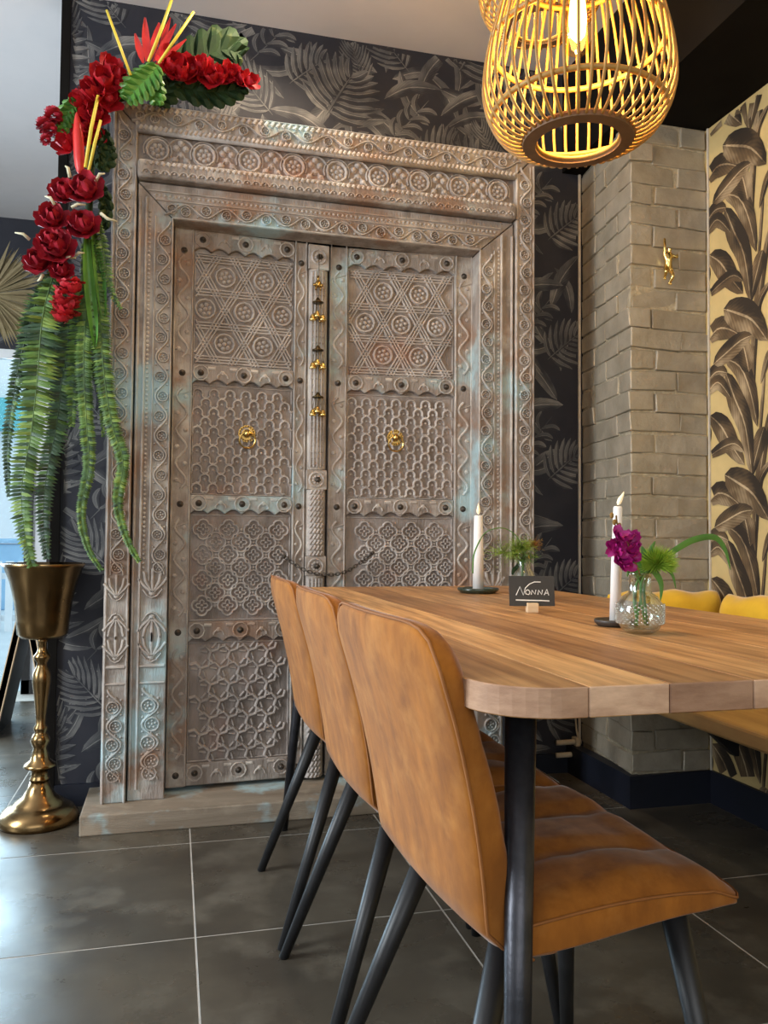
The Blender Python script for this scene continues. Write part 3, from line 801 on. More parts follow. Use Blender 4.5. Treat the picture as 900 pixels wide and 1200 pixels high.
# centre moulding on the left leaf: a fluted half column with square blocks
zs = [(1.90, 1.99, 0), (1.17, 1.90, 1), (1.10, 1.17, 0), (.86, 1.10, 2), (.79, .86, 0), (.55, .79, 1), (.49, .55, 0), (.074, .49, 2)]
mb = MB(); u0, u1 = .4705, .5475; uc = (u0+u1)/2; uw = (u1-u0)/2
for z0, z1, kd in zs:
    if kd == 0: mb.box(u0+.001, u1, -.034, 0, z0, z1)
    else: mb.prism([(uc+uw*math.cos(PI*i/10), -.004-.034*math.sin(PI*i/10)) for i in range(11)], lambda a, b, c: (a, b, c), z0, z1)
ast = mb.build('centre_moulding', m_dcarve, lfL, bevel=.002, seg=1)
mb = MB()
fa = lambda a, b, h: (a, -.006-.034*math.sqrt(max(0, 1-((a-uc)/uw)**2))-h, b)
for z0, z1, kd in zs:
    if kd == 1:
        for i in range(5): e = uc-uw*.64+uw*.32*i; mb.ridge([(e, z0+.01), (e, z1-.01)], fa, .006, .004)
        for i in range(int((z1-z0)/.022)): mb.ridge([(uc+uw*.7*s, z0+.02+.022*i) for s in (-1, -.5, 0, .5, 1)], fa, .004, .0025)
    if kd == 2:
        for i in range(int((z1-z0)/.02)): rope(mb, (uc-uw*.7, z0+.01+.02*i), (uc+uw*.7, z0+.01+.02*i), .018, fa, .003, .012)
    if kd == 0:
        fb0 = lambda a, b, h: (a, -.034-h, b); rosette(mb, uc, (z0+z1)/2, .026, .005, fb0, 8)
mb.build('carving', m_pcarve, lfL)
for z0, z1, kd in zs:
    if kd == 0:
        s = bpy.data.objects.new('stud', stud_mesh); COL.objects.link(s); s.parent = lfL; s.location = (uc+.004, -.037, (z0+z1)/2)
# iron chain slung across the leaves
base(DB)
P = smooth_path([at(333, 652, 2.872), at(345, 661, 2.864), at(362, 670, 2.846), at(385, 673.5, 2.842), at(405, 670, 2.85), at(420, 661, 2.866), at(437, 648, 2.872)], 30)
mb = MB(); L = [0]
for i in range(1, len(P)): L.append(L[-1]+(P[i]-P[i-1]).length)
n = int(L[-1]/.0125)
for k in range(n):
    s = L[-1]*(k+.5)/n; i = max(j for j in range(len(L)) if L[j] <= s); i = min(i, len(P)-2); c = P[i].lerp(P[i+1], (s-L[i])/max(1e-6, L[i+1]-L[i])); tn = (P[i+1]-P[i]).normalized()
    nr = tn.cross(Vector((0, 1, 0))).normalized(); nr = nr if k % 2 else Vector((0, 1, 0))
    a = tn; b = nr.cross(tn)
    pts = [c+a*(.0105*math.cos(2*PI*j/10))+b*(.0055*math.sin(2*PI*j/10)) for j in range(11)]; mb.tube(pts, .0017, 5, False)
for e in (P[0], P[-1]): mb.ball(e+Vector((0, .005, 0)), .008, 8, 6)
o = mb.build('door_chain', m_stud, door); o['label'] = 'sagging iron chain between the two leaves'
base((0, 0, 0))

# brass bell string hanging in front of the centre moulding
BB = at(373, 492, 2.853); base(BB)
bs = thing('bell_string', BB, 'string of small brass bells hanging down the middle of the carved door', 'bells')
yb = 2.853
mb = MB(); top = at(374, 299, yb)
mb.tube([top+Vector((0, .012, 0)), top, top+Vector((0, -.004, -.012))], .003, 6); mb.tube([at(374, 300, yb), at(372.5, 488, yb)], .0013, 5); mb.build('cord', m_cap, bs)
mb = MB(); c = at(373, 333, yb); mb.ball(c, .013, 8, 6, (1, .6, 1)); mb.ball(c+Vector((.013, -.002, -.004)), .006, 6, 5); mb.ball(c+Vector((-.013, -.002, -.004)), .006, 6, 5)
for dx in (-.008, .008): mb.tube([c+Vector((dx, 0, -.008)), c+Vector((dx*1.1, 0, -.022))], .0035, 6)
mb.tube([c+Vector((0, 0, .01)), c+Vector((0, 0, .03))], .004, 6); mb.build('elephant_charm', m_brass, bs, smooth=True)
bell_mesh = MB().lathe([(.0, .022), (.004, .021), (.008, .016), (.010, .006), (.0125, 0), (.011, -.001), (.0, .001)], n=14, cap=False).mesh('bell', m_gold2, True)
for py in (353, 409, 464):
    c = at(372.5, py, yb); MB().lathe([(.001, .014), (.006, .010), (.010, .002), (.021, -.004), (.020, -.007), (.0, -.005)], c, 14, False).build('bell_cap', m_cap, bs, smooth=True)
    mb = MB()
    for k in range(5):
        q = 2*PI*k/5+.7; e = c+Vector((.0195*math.cos(q), .015*math.sin(q)-.006, -.072+.010*(k % 2)))
        mb.tube([c+Vector((.012*math.cos(q), .012*math.sin(q), -.004)), e+Vector((0, 0, .02))], .0008, 4)
        b = bpy.data.objects.new('bell', bell_mesh); COL.objects.link(b); b.parent = bs; b.location = e-BB
    mb.build('bell_thread', m_cap, bs)
base((0, 0, 0))

# ================================================================== TABLE
TB = (.73, 1.71, 0); base(TB)
table = thing('dining_table', TB, 'thick mango-wood dining table with rounded corners and black steel legs', 'table')
TX0, TX1, TY0, TY1, TZ, TT, CRN = .320, 1.168, .792, 2.635, .765, .033, .088
cuts = [TX0, .432, .53, .638, .745, .85, .955, 1.06, TX1]
def edge(x, near):
    d = min(x-TX0, TX1-x); k = 0 if d >= CRN else CRN-math.sqrt(max(0, CRN*CRN-(CRN-d)**2))
    return TY0+k if near else TY1-k
tints = [(.85, .76, .66), (1.22, 1.18, 1.08), (.66, .56, .48), (.98, .90, .80), (.80, .72, .64), (.92, .82, .72), (.72, .62, .55), (.88, .80, .72)]
for k in range(8):
    x0, x1 = cuts[k]+.0006, cuts[k+1]-.0006; n = 14
    xs = [x0+(x1-x0)*(1-math.cos(PI*i/n))/2 for i in range(n+1)]
    P = [(x, edge(x, True)) for x in xs]+[(x, edge(x, False)) for x in reversed(xs)]
    N = len(P); mb = MB(); vs = [(a, b, TZ) for a, b in P]+[(a, b, TZ-TT) for a, b in P]
    mb.add(vs, [tuple(range(N)), tuple(range(N, 2*N))[::-1]]); mb.mi = 1
    mb.add([], []); 
    for i in range(N): mb.f.append((i, (i+1) % N, (i+1) % N+N, i+N)); mb.m.append(1)
    o = mb.build('plank', [m_plank, m_endgrain], table, bevel=.0012, seg=1); o.color = (*tints[k], 1)
for (xa, ya, xb, yb2) in ((.412, .925, .362, .825), (.405, 2.50, .350, 2.60), (1.06, .925, 1.11, .825), (1.06, 2.50, 1.11, 2.60)):
    mb = MB().tube([(xb, yb2, 0), (xa, ya, TZ-TT-.003)], [.0115, .0195], 20); o = mb.build('leg', m_tableleg, table, smooth=False)
    for p_ in o.data.polygons: p_.use_smooth = len(p_.vertices) == 4
for y_ in (.89, 2.46): MB().box(.38, 1.09, y_, y_+.07, TZ-TT-.006, TZ-TT-.0002).build('leg_plate', m_tableleg, table)
base((0, 0, 0))

# ================================================================== CHAIRS
def make_chair(name, loc, rz, label):
    ch = thing(name, loc, label, 'chair', 'tan suede chairs along the table', rz)
    # backrest: closed cushion, s across, t up
    def outl(s, t):
        w = .203+.030*min(1, t*1.25)
        ztop = .822-.045*abs(s)**9; zbot = .412+.010*s*s
        z = zbot+(ztop-zbot)*t
        x = -.146-.094*t**1.1+.008*math.sin(PI*t)+.020*s*s*t**.8+.060*max(0, 1-t/.13)**2
        return x, w*s, z
    nu, nv = 20, 18; vs = []
    for side in (0, 1):
        for i in range(nu+1):
            for j in range(nv+1):
                s = -1+2*i/nu; t = j/nv; x, y, z = outl(s, t)
                ed = min(1-abs(s), t*1.6, (1-t)*1.6); puff = (1-math.exp(-(ed/.10)**2))
                if side == 0: X = x-.010*puff+.004
                else:
                    gq = min(min(abs(s-q) for q in (-.34, .34))/.06, min(abs(t-q) for q in (.42, .72))/.05); X = x+.050-.020*t+.010*puff*(1-.6*math.exp(-gq*gq))
                vs.append((X, y, z))
    M1 = (nu+1)*(nv+1); fs = []
    for i in range(nu):
        for j in range(nv):
            a = i*(nv+1)+j; q = (a, a+1, a+nv+2, a+nv+1); fs.append(q); fs.append(tuple(M1+k for k in q[::-1]))
    rim = [i*(nv+1) for i in range(nu+1)]+[nu*(nv+1)+j for j in range(1, nv+1)]+[i*(nv+1)+nv for i in range(nu-1, -1, -1)]+[j for j in range(nv-1, 0, -1)]
    for k in range(len(rim)): a, b = rim[k], rim[(k+1) % len(rim)]; fs.append((a, b, b+M1, a+M1))
    mb = MB(); mb.add(vs, fs); bk = mb.build('backrest', m_suede, ch, smooth=True, bevel=.011, seg=4)
    mb = MB(); mb.tube([Vector(vs[k])+Vector((.003, 0, 0)) for k in rim]+[Vector(vs[rim[0]])], .0022, 5); mb.build('seam', m_piping, bk, smooth=True)
    # seat
    vs = []; nu, nv = 26, 26
    for side in (0, 1):
        for i in range(nu+1):
            for j in range(nv+1):
                s = -1+2*i/nu; t = j/nv
                w = .213-.012*max(0, t-.8)*5*abs(s)**6; y = w*s; x = -.100+.337*t-.020*abs(s)**8*max(0, t-.6)*2.5
                ed = min(1-abs(s), t, (1-t)); puff = 1-math.exp(-(ed/.09)**2)
                ztop = .466+.014*math.sin(PI*t*.9)-.012*max(0, t-.85)/.15; zl = .426+.022*math.sin(PI*t*.62)**2
                if side == 0:
                    g1 = min(abs(s-q) for q in (-.36, .34))/.09; g2 = min(abs(t-q) for q in (.40, .74))/.05
                    z = ztop+.019*puff*(1-.62*math.exp(-g1*g1)-.16*math.exp(-g2*g2))+.004*math.sin(7*t+3*s)*puff
                else: z = zl+.004*(1-puff)
                vs.append((x, y, z))
    M1 = (nu+1)*(nv+1); fs = []
    for i in range(nu):
        for j in range(nv):
            a = i*(nv+1)+j; q = (a, a+nv+1, a+nv+2, a+1); fs.append(q); fs.append(tuple(M1+k for k in q[::-1]))
    rim = [i*(nv+1) for i in range(nu+1)]+[nu*(nv+1)+j for j in range(1, nv+1)]+[i*(nv+1)+nv for i in range(nu-1, -1, -1)]+[j for j in range(nv-1, 0, -1)]
    for k in range(len(rim)): a, b = rim[k], rim[(k+1) % len(rim)]; fs.append((b, a, a+M1, b+M1))
    mb = MB(); mb.add(vs, fs); st = mb.build('seat', m_suede, ch, smooth=True, bevel=.008, seg=3)
    mb = MB(); mb.tube([Vector(vs[k]) for k in rim]+[Vector(vs[rim[0]])], .0020, 5); mb.build('seam', m_piping, st, smooth=True)
    for (xa, ya, xb, yb_) in ((-.08, .135, -.235, .226), (-.08, -.135, -.235, -.226), (.16, .14, .215, .225), (.16, -.14, .215, -.225)):
        o = MB().tube([(xb, yb_, 0), (xa, ya, .440)], [.0105, .0185], 16).build('leg', m_blackmetal, ch)
        for p_ in o.data.polygons: p_.use_smooth = len(p_.vertices) == 4
    MB().box(-.02, .17, -.13, .13, .424, .4315).build('frame', m_blackmetal, ch)
    return ch


c1 = make_chair('dining_chair', (.490, 1.115, 0), math.radians(3), 'tan suede dining chair nearest the viewer at the table corner')
for k, (y, rz, lb) in enumerate(((1.59, 0, 'tan suede dining chair in the middle of the row of three'), (2.075, 0, 'tan suede dining chair closest to the carved door'))):
    c_ = copy_tree(c1); c_.location = (.482, y, 0); c_.rotation_euler = (0, 0, math.radians(rz)); c_['label'] = lb

# ================================================================== BENCH AND CUSHIONS
BQ = (1.61, 2.05, 0); base(BQ)
b_ = thing('bench', BQ, 'long wooden wall bench with a thick slab seat', 'bench')
MB().prism([(1.43, 1.60), (1.855, 1.60), (1.855, 2.515), (1.375, 2.515), (1.375, 1.655)], lambda a, b, c: (a, b, c), .415, .46).build('seat_slab', m_bench, b_, bevel=.008)
for y in (1.75, 2.40):
    MB().prism([(1.60, .415), (1.86, .415), (1.86, .20), (1.845, .20)], lambda a, b, c: (a, c, b), y-.015, y+.015).build('wall_bracket', m_blackmetal, b_)
base((0, 0, 0))
def cushion(loc, L, H, T, label, ph):
    mb = MB()
    nu, nv = 24, 12
    vs = []
    for side in (0, 1):
        for i in range(nu+1):
            for j in range(nv+1):
                s = -1+2*i/nu; t = -1+2*j/nv
                e = (1-s**6)*(1-t**6); wr = .006*math.sin(9*s+ph)*math.cos(3*t)
                hh = 1-.05*abs(t)*(s*s)
                vs.append(((-1 if side == 0 else 1)*T/2*(max(e, 0)**.55)*(1+.1*wr), L/2*s*(1-.04*t*t), H/2+H/2*t*hh+wr*(t > 0)))
    M1 = (nu+1)*(nv+1); fs = []
    for i in range(nu):
        for j in range(nv):
            a = i*(nv+1)+j; q = (a, a+1, a+nv+2, a+nv+1); fs.append(q); fs.append(tuple(M1+k for k in q[::-1]))
    mb.add(vs, fs); o = mb.build('back_cushion', m_yellow, None, smooth=True, loc=loc, sub=1)
    bm = bmesh.new(); bm.from_mesh(o.data); bmesh.ops.remove_doubles(bm, verts=bm.verts, dist=.0005); bm.to_mesh(o.data); bm.free()
    return tag(o, label, 'cushion', 'mustard cushions on the bench')
cushion((1.630, 2.470, .461), .455, .302, .125, 'mustard yellow cushion leaning on the front of the brick pillar', 0).rotation_euler = (0, 0, PI/2)
cushion((1.788, 2.10, .461), .52, .300, .14, 'mustard yellow cushion against the gold wallpaper', 2)


# ================================================================== BRASS VASE
VB = (-.412, 2.858, 0)
vs_ = thing('brass_floor_vase', VB, 'tall antique brass trumpet vase standing on the tiles beside the plinth', 'vase')
MB().lathe([(.0, .0), (.121, .0), (.124, .010), (.121, .026), (.108, .044), (.090, .056), (.078, .060), (.075, .067), (.052, .083), (.036, .110), (.028, .133), (.0, .134)], n=48, cap=False).build('foot', m_brassv, vs_, smooth=True)
MB().lathe([(.0, .133), (.031, .134), (.031, .140), (.027, .146), (.027, .168), (.048, .176), (.051, .181), (.046, .187), (.030, .200), (.021, .236), (.024, .243), (.031, .262), (.023, .281), (.017, .286), (.022, .296), (.0225, .303), (.015, .314), (.017, .345), (.022, .395), (.029, .450), (.028, .478), (.018, .500), (.016, .512), (.026, .526), (.027, .534), (.018, .545), (.014, .556), (.014, .578), (.022, .590), (.0, .592)], n=36, cap=False).build('stem', m_brassv, vs_, smooth=True)
MB().lathe([(.0, .588), (.030, .588), (.066, .594), (.078, .606), (.082, .650), (.090, .715), (.104, .775), (.122, .822), (.130, .834), (.127, .836), (.117, .818), (.099, .773), (.084, .710), (.074, .640), (.06, .61), (.0, .606)], n=48, cap=False).build('cup', m_brassv, vs_, smooth=True)

# ================================================================== RATTAN PENDANTS
m_bulbglass = mixmat('amber_glass', (1, .86, .6), .06)
PR = [(.104, .0), (.124, .006), (.150, .026), (.169, .058), (.178, .092), (.178, .125), (.172, .170), (.160, .220), (.145, .275), (.124, .330), (.100, .385), (.078, .425), (.062, .455)]


def pendant(loc, label, power):
    p = thing('rattan_pendant_lamp', loc, label, 'lamp', 'rattan pendants over the table')
    pts = [Vector((r, 0, z)) for r, z in PR]; pts = smooth_path(pts, 3)
    rib = MB().tube(pts, .0031, 5).build('rib', m_rattan, p, smooth=True, loc=(0, 0, 0))
    for i in range(1, 46): inst(rib, p, (0, 0, 0), (0, 0, 2*PI*i/46))
    MB().lathe([(.079, -.006), (.103, -.004), (.106, .003), (.103, .008), (.079, .006), (.079, -.006)], n=48, cap=False).build('bottom_ring', m_rattan2, p)
    for r, z, w in ((.080, .004, .005), (.160, .050, .0055), (.163, .190, .0055), (.060, .455, .008), (.116, .335, .005)):
        MB().ring((0, 0, z), (0, 0, 1), r, w, 48, 8).build('hoop', m_rattan, p, smooth=True)
    MB().lathe([(.0, .45), (.020, .45), (.022, .38), (.020, .315), (.0, .31)], n=20, cap=False).build('socket', m_black, p, smooth=True)
    MB().tube([(0, 0, .45), (0, 0, 2.84-loc[2])], .004, 8).build('cord', m_black, p, smooth=True)
    b = MB().lathe([(.014, .315), (.016, .29), (.026, .255), (.032, .22), (.031, .195), (.022, .175), (.0, .166)], n=24, cap=False).build('bulb', m_bulbglass, p, smooth=True)
    MB().lathe([(.0, .305), (.008, .295), (.014, .27), (.017, .235), (.014, .205), (.0, .188)], n=14, cap=False).build('filament', m_bulb, b, smooth=True)
    d = bpy.data.lights.new('pendant_bulb_light', 'POINT'); d.energy = power; d.color = (1.0, .62, .20); d.shadow_soft_size = .02
    l = bpy.data.objects.new('pendant_bulb_light', d); COL.objects.link(l); l.parent = p; l.location = (0, 0, .155)
    return p


pendant((.729, 1.38, 1.681), 'large rattan basket pendant lamp with glowing filament bulb, the nearer one', 16)
c = at(633, -8, 2.15)
pendant((c.x, c.y, c.z-.10), 'rattan basket pendant lamp half hidden behind the larger one', 10)
# recessed ceiling downlight near the papered wall
DLC = (.28, 2.60, 2.84)
dl = thing('ceiling_downlight', (DLC[0], DLC[1], 2.828), 'small recessed ceiling downlight above the carved door', 'light')
MB().lathe([(.030, .0), (.045, .0), (.047, .006), (.045, .0115), (.030, .0115), (.030, .0)], n=28, cap=False).build('trim_ring', m_white, dl)
MB().lathe([(.0, .006), (.029, .006), (.029, .010), (.0, .010)], n=20, cap=False).build('lens', MAT('downlight_lens', (1, .95, .85), emit=(1, .86, .66), estr=12), dl)
d = bpy.data.lights.new('downlight', 'SPOT'); d.energy = 26; d.color = (1, .80, .58); d.spot_size = 2.6; d.spot_blend = .5; d.shadow_soft_size = .02
l = bpy.data.objects.new('downlight', d); COL.objects.link(l); l.parent = dl; l.location = (0, 0, -.006)

# ================================================================== FLOWER GARLAND ON THE DOOR FRAME
GB = at(110, 300, 2.74); base(GB)
gar = thing('flower_garland', GB, 'hanging garland of red flowers, tropical leaves and long ferns on the door frame corner', 'garland')
rg = random.Random(11)
V = Vector


def petal(mb, c, d, n, L, w, cup=.3, tip=.6):
    c = V(c); d = V(d).normalized(); n = V(n); n = (n-d*n.dot(d)).normalized(); s = d.cross(n)
    def f(u, t):
        hw = w*(math.sin(PI*(.12+.80*t))**tip); q = (u-.5)*2
        return c+d*(L*t)+s*(hw*q)+n*(cup*L*(t*t*.7+.35*q*q*(.3+t)))
    mb.sheet(f, 3, 4)


def peony(c, r, F, mat, name='peony', layers=((5, .25), (6, .75), (7, 1.25))):
    F = V(F).normalized(); a = F.orthogonal().normalized(); b = F.cross(a); mb = MB(); c = V(c)
    mb.ball(c-F*r*.25, r*.42, 8, 6)
    for k, (n, op) in enumerate(layers):
        for i in range(n):
            q = 2*PI*(i+.5*k)/n+rg.uniform(-.15, .15); o = a*math.cos(q)+b*math.sin(q); d = F*math.cos(op)+o*math.sin(op)
            petal(mb, c-F*r*.55+o*r*.18, d, -o*math.cos(op*.6)+F*math.sin(op*.8), r*(1.15-.08*k)*rg.uniform(.9, 1.1), r*.46, .32)
    return mb.build(name, mat, gar, smooth=True)


def frond(P, w, mat, n, name='fern_frond', fold=.45, taper=.75, fwd=.12, dens=.85):
    path = smooth_path(P, 16); mb = MB(); k = len(path); L = [0]
    for i in range(1, k): L.append(L[-1]+(path[i]-path[i-1]).length)
    mb.tube(path[::2]+[path[-1]], [.0022*(1-.7*i/(len(path[::2]))) for i in range(len(path[::2])+1)], 5)
    for m in range(n):
        s = L[-1]*(m+.5)/n; i = 0
        while i < k-2 and L[i+1] < s: i += 1
        p = path[i].lerp(path[i+1], (s-L[i])/max(1e-6, L[i+1]-L[i])); tn = (path[i+1]-path[i]).normalized(); t = s/L[-1]
        side = tn.cross(V((0, 1, 0))).normalized(); back = tn.cross(side).normalized()
        ww = w*(min(1, .35+t*3))*(1-t**2.2*taper)*rg.uniform(.88, 1.1)
        for sg in (-1, 1):
            d = (side*sg*.9+tn*fwd+V((0, -1, 0))*rg.uniform(-.35, fold)).normalized(); e = p+d*ww; h = L[-1]/n*dens
            q = V((0, -.004, 0))
            mb.mi = rg.choice((0, 0, 0, 0, 1, 2)); mb.add([p-tn*h*.5, p+tn*h*.55, p+d*ww*.55+tn*h*.75+q, e+tn*h*.35, p+d*ww*.55-tn*h*.45], [(0, 1, 2, 4), (4, 2, 3)])
    return mb.build(name, [mat, m_fernd if mat is m_fern else m_fernx, m_fernl if mat is m_fern else m_fern], gar)


A = lambda x, y, Y=2.74: at(x, y, Y)
frond([A(54, 322, 2.72), A(40, 360, 2.70), A(24, 420, 2.69), A(13, 480, 2.69), A(8, 530, 2.69), A(10, 582, 2.69)], .030, m_fernd, 60)
frond([A(64, 318, 2.70), A(50, 370, 2.68), A(44, 440, 2.67), A(36, 510, 2.67), A(25, 575, 2.67), A(30, 630, 2.67), A(38, 664, 2.67)], .068, m_fern, 85)
frond([A(70, 318, 2.72), A(40, 370, 2.71), A(32, 430, 2.70), A(40, 500, 2.70)], .05, m_fern, 60)
frond([A(78, 330, 2.74), A(80, 400, 2.73), A(72, 450, 2.73), A(66, 500, 2.73), A(54, 560, 2.73), A(51, 610, 2.73), A(55, 655, 2.73)], .055, m_fernd, 80)
frond([A(98, 285, 2.71), A(102, 350, 2.70), A(98, 420, 2.69), A(101, 490, 2.69), A(104, 545, 2.69), A(95, 600, 2.69), A(103, 642, 2.69), A(119, 668, 2.69)], .033, m_fern, 150, dens=1.25, fold=.1)
frond([A(106, 280, 2.70), A(116, 360, 2.69), A(122, 440, 2.68), A(132, 500, 2.68), A(144, 540, 2.68), A(138, 590, 2.68), A(148, 630, 2.68), A(163, 658, 2.68)], .036, m_fern, 155, dens=1.25, fold=.1)
frond([A(90, 330, 2.73), A(92, 390, 2.72), A(86, 450, 2.72), A(84, 500, 2.72)], .045, m_fern, 55)
frond([A(112, 290, 2.72), A(110, 350, 2.71), A(114, 420, 2.71), A(119, 470, 2.71), A(121, 512, 2.71)], .026, m_fern, 55)
frond([A(104, 300, 2.73), A(96, 380, 2.73), A(97, 440, 2.73), A(104, 500, 2.73), A(108, 560, 2.73)], .034, m_fernd, 60)
frond([A(116, 260, 2.70), A(124, 310, 2.69), A(132, 345, 2.69), A(142, 362, 2.69)], .026, m_fern, 30)
frond([A(84, 320, 2.75), A(66, 380, 2.76), A(62, 430, 2.76), A(68, 480, 2.76)], .045, m_fernd, 50)
# broad ribbon leaves
for P in ([A(102, 275, 2.70), A(104, 320, 2.69), A(110, 380, 2.69), A(112, 410, 2.69)], [A(110, 270, 2.71), A(118, 330, 2.70), A(122, 380, 2.70)]):
    path = smooth_path(P, 8); mb = MB(); k = len(path)
    def f(u, t):
        i = min(int(t*(k-1)), k-2); p = path[i].lerp(path[i+1], t*(k-1)-i); return p+V(((u-.5)*.034*math.sin(PI*(.08+.90*t)), -.030*abs(u-.5), 0))
    mb.sheet(f, 4, 20); mb.build('strap_leaf', m_leafg, gar, smooth=True)
# peonies
for (x, y, r, Y) in ((100, 220, 20, 2.66), (74, 223, 17, 2.68), (61, 253, 18, 2.66), (97, 262, 19, 2.66), (66, 288, 21, 2.64), (44, 305, 17, 2.67), (57, 279, 13, 2.62), (72, 316, 13, 2.65)):
    peony(A(x, y, Y), r*.00295, (-.15+rg.uniform(-.2, .2), -1, .35), m_red2)
for (x, y, dx, dz) in ((82, 208, -.01, .03), (112, 213, .02, .025), (64, 240, -.02, .02), (118, 250, .035, -.02), (84, 243, .03, .01), (35, 281, -.03, .015), (88, 300, .02, .01), (50, 322, -.01, -.02), (78, 302, .02, .0)):
    mb = MB(); c = A(x, y, 2.655); mb.tube([c, c+V((dx*.6, -.008, dz*.9)), c+V((dx*1.4, -.004, dz*1.1))], [.0055, .005, .002], 6); mb.build('cream_bract', m_cream, gar, smooth=True)
# hanging red cluster
mb = MB()
for i in range(80):
    t = i/79; c = A(83-9*t+rg.uniform(-2, 2), 330+48*t, 2.66); q = i*2.4; w = .036*math.sin(PI*(.22+.70*t))
    petal(mb, c+V((math.cos(q)*w*.55, math.sin(q)*w*.55, 0)), (math.cos(q)+rg.uniform(-.5, .5), math.sin(q)*.8, rg.uniform(-.6, .7)), (rg.uniform(-.6, .6), 0, 1), .026*rg.uniform(.8, 1.2), .016, .4)
mb.build('red_ginger_flower', m_red, gar, smooth=True)
# anthurium-like red blossoms at the top left
for (x, y, r, Y, F) in ((130, 78, 15, 2.70, (.2, -1, .3)), (122, 94, 19, 2.68, (0, -1, .2)), (107, 108, 18, 2.69, (-.5, -1, .3)), (128, 114, 16, 2.69, (.3, -1, 0)), (92, 120, 13, 2.72, (-.6, -1, .1)), (112, 132, 16, 2.70, (0, -1, -.1)), (77, 168, 14, 2.71, (-.5, -1, .2)), (92, 160, 13, 2.72, (.2, -1, .2)), (140, 92, 14, 2.71, (.3, -1, .4)), (100, 145, 12, 2.72, (-.2, -1, .2)), (112, 160, 11, 2.73, (.2, -1, .1))):
    peony(A(x, y, Y), r*.0031, F, m_red, 'red_blossom', ((4, .5), (5, 1.15)))
# spray of red blossoms to the right
for i in range(9):
    t = i/8; peony(A(202+92*t, 76+18*t-10*math.sin(PI*t)*0+rg.uniform(-5, 5), 2.74+rg.uniform(-.03, .02)), (.055-.020*t), (rg.uniform(-.3, .5), -1, rg.uniform(-.1, .5)), m_red, 'red_blossom', ((4, .5), (5, 1.2)))
MB().tube([A(170, 100, 2.78), A(205, 82, 2.76), A(299, 95, 2.76)], .003, 6).build('flower_stem', m_stem, gar, smooth=True)
# bird of paradise / heliconia
for (b0, e0, w) in (((168, 74), (158, 40), .016), ((172, 72), (170, 22), .018), ((176, 70), (187, 28), .018), ((180, 72), (207, 30), .016), ((182, 76), (219, 48), .014), ((186, 62), (200, 22), .012)):
    mb = MB(); p, q = A(*b0, 2.73), A(*e0, 2.72); petal(mb, p, q-p, (0, -1, .2), (q-p).length, w*.72, .06, 1.2); mb.build('heliconia_bract', m_orange, gar, smooth=True)
mb = MB(); p, q = A(94, 205, 2.68), A(90, 131, 2.68); mb.tube(smooth_path([p, p.lerp(q, .3), p.lerp(q, .7), q], 4), [.004, .010, .014, .016, .0165, .0165, .0165, .016, .0145, .012, .009, .006, .001], 8); mb.build('heliconia_bract', m_orange, gar, smooth=True)
for P, w in (([(125, 12), (139, 50), (153, 88)], .0045), ([(203, -6), (190, 32), (174, 72)], .0055), ([(227, 14), (208, 42), (186, 74)], .005), ([(115, 112), (107, 150), (100, 196)], .0058), ([(118, 141), (111, 168), (104, 200)], .0052)):
    MB().tube([A(*p, 2.66) for p in P], [w*.85, w, w*.9], 8).build('yellow_stem', m_ystem, gar, smooth=True)
# pleated dark palm leaves and monstera
def fan(c, ang0, ang1, R, n, mat, name, Y, dep=.03):
    mb = MB(); c = A(*c, Y); k = n*2
    vs = [c]; 
    for i in range(k+1):
        q = ang0+(ang1-ang0)*i/k; rr = R*(.72+.28*math.sin(PI*i/k))*(1 if i % 2 == 0 else .93); y = -.012 if i % 2 == 0 else .0
        vs.append(c+V((math.cos(q)*rr*.55, y*.6-dep*.5, math.sin(q)*rr*.55))); vs.append(c+V((math.cos(q)*rr, y-dep*.2, math.sin(q)*rr)))
    fs = [(0, 1+2*i, 3+2*i) for i in range(k)]+[(1+2*i, 2+2*i, 4+2*i, 3+2*i) for i in range(k)]
    mb.add(vs, fs); return mb.build(name, mat, gar)
def pleat(P, w, mat, name, n=12):
    path = smooth_path([A(*p) for p in P], 8); mb = MB(); k = len(path); 
    for i in range(k-1): pass
    tn0 = [(path[min(i+1, k-1)]-path[max(i-1, 0)]).normalized() for i in range(k)]
    for sg in (-1, 1):
        vs = []
        for i in range(k):
            t = i/(k-1); nn = tn0[i].cross(V((0, 1, 0))).normalized()*sg; ww = w*math.sin(PI*(.10+.86*t))**.7*(1 if i % 3 else .80)
            vs += [path[i], path[i]+nn*ww*.55+tn0[i]*ww*.25+V((0, -.014 if i % 3 else .002, 0)), path[i]+nn*ww+tn0[i]*ww*.5+V((0, -.004, 0))]
        mb.add(vs, [(i*3+j, i*3+j+1, (i+1)*3+j+1, (i+1)*3+j) for i in range(k-1) for j in range(2)])
    return mb.build(name, mat, gar)
pleat([(190, 88, 2.79), (225, 72, 2.79), (262, 58, 2.79), (284, 66, 2.79)], .085, m_leafd, 'palm_leaf')
pleat([(190, 92, 2.775), (225, 105, 2.77), (258, 108, 2.77), (288, 102, 2.77)], .060, m_leafd, 'palm_leaf')
pleat([(176, 118, 2.77), (190, 112, 2.765), (200, 96, 2.765)], .05, m_leafd, 'palm_leaf')
pleat([(186, 76, 2.68), (176, 88, 2.675), (160, 104, 2.675), (148, 118, 2.68)], .052, m_leafg, 'monstera_leaf')
pleat([(178, 82, 2.69), (182, 104, 2.685), (184, 124, 2.685)], .034, m_leafg, 'monstera_leaf')
pleat([(97, 118, 2.73), (86, 124, 2.725), (76, 140, 2.72), (72, 160, 2.72)], .032, m_leafg, 'green_leaf')
pleat([(120, 150, 2.74), (124, 175, 2.735), (118, 200, 2.73)], .03, m_leafd, 'green_leaf')
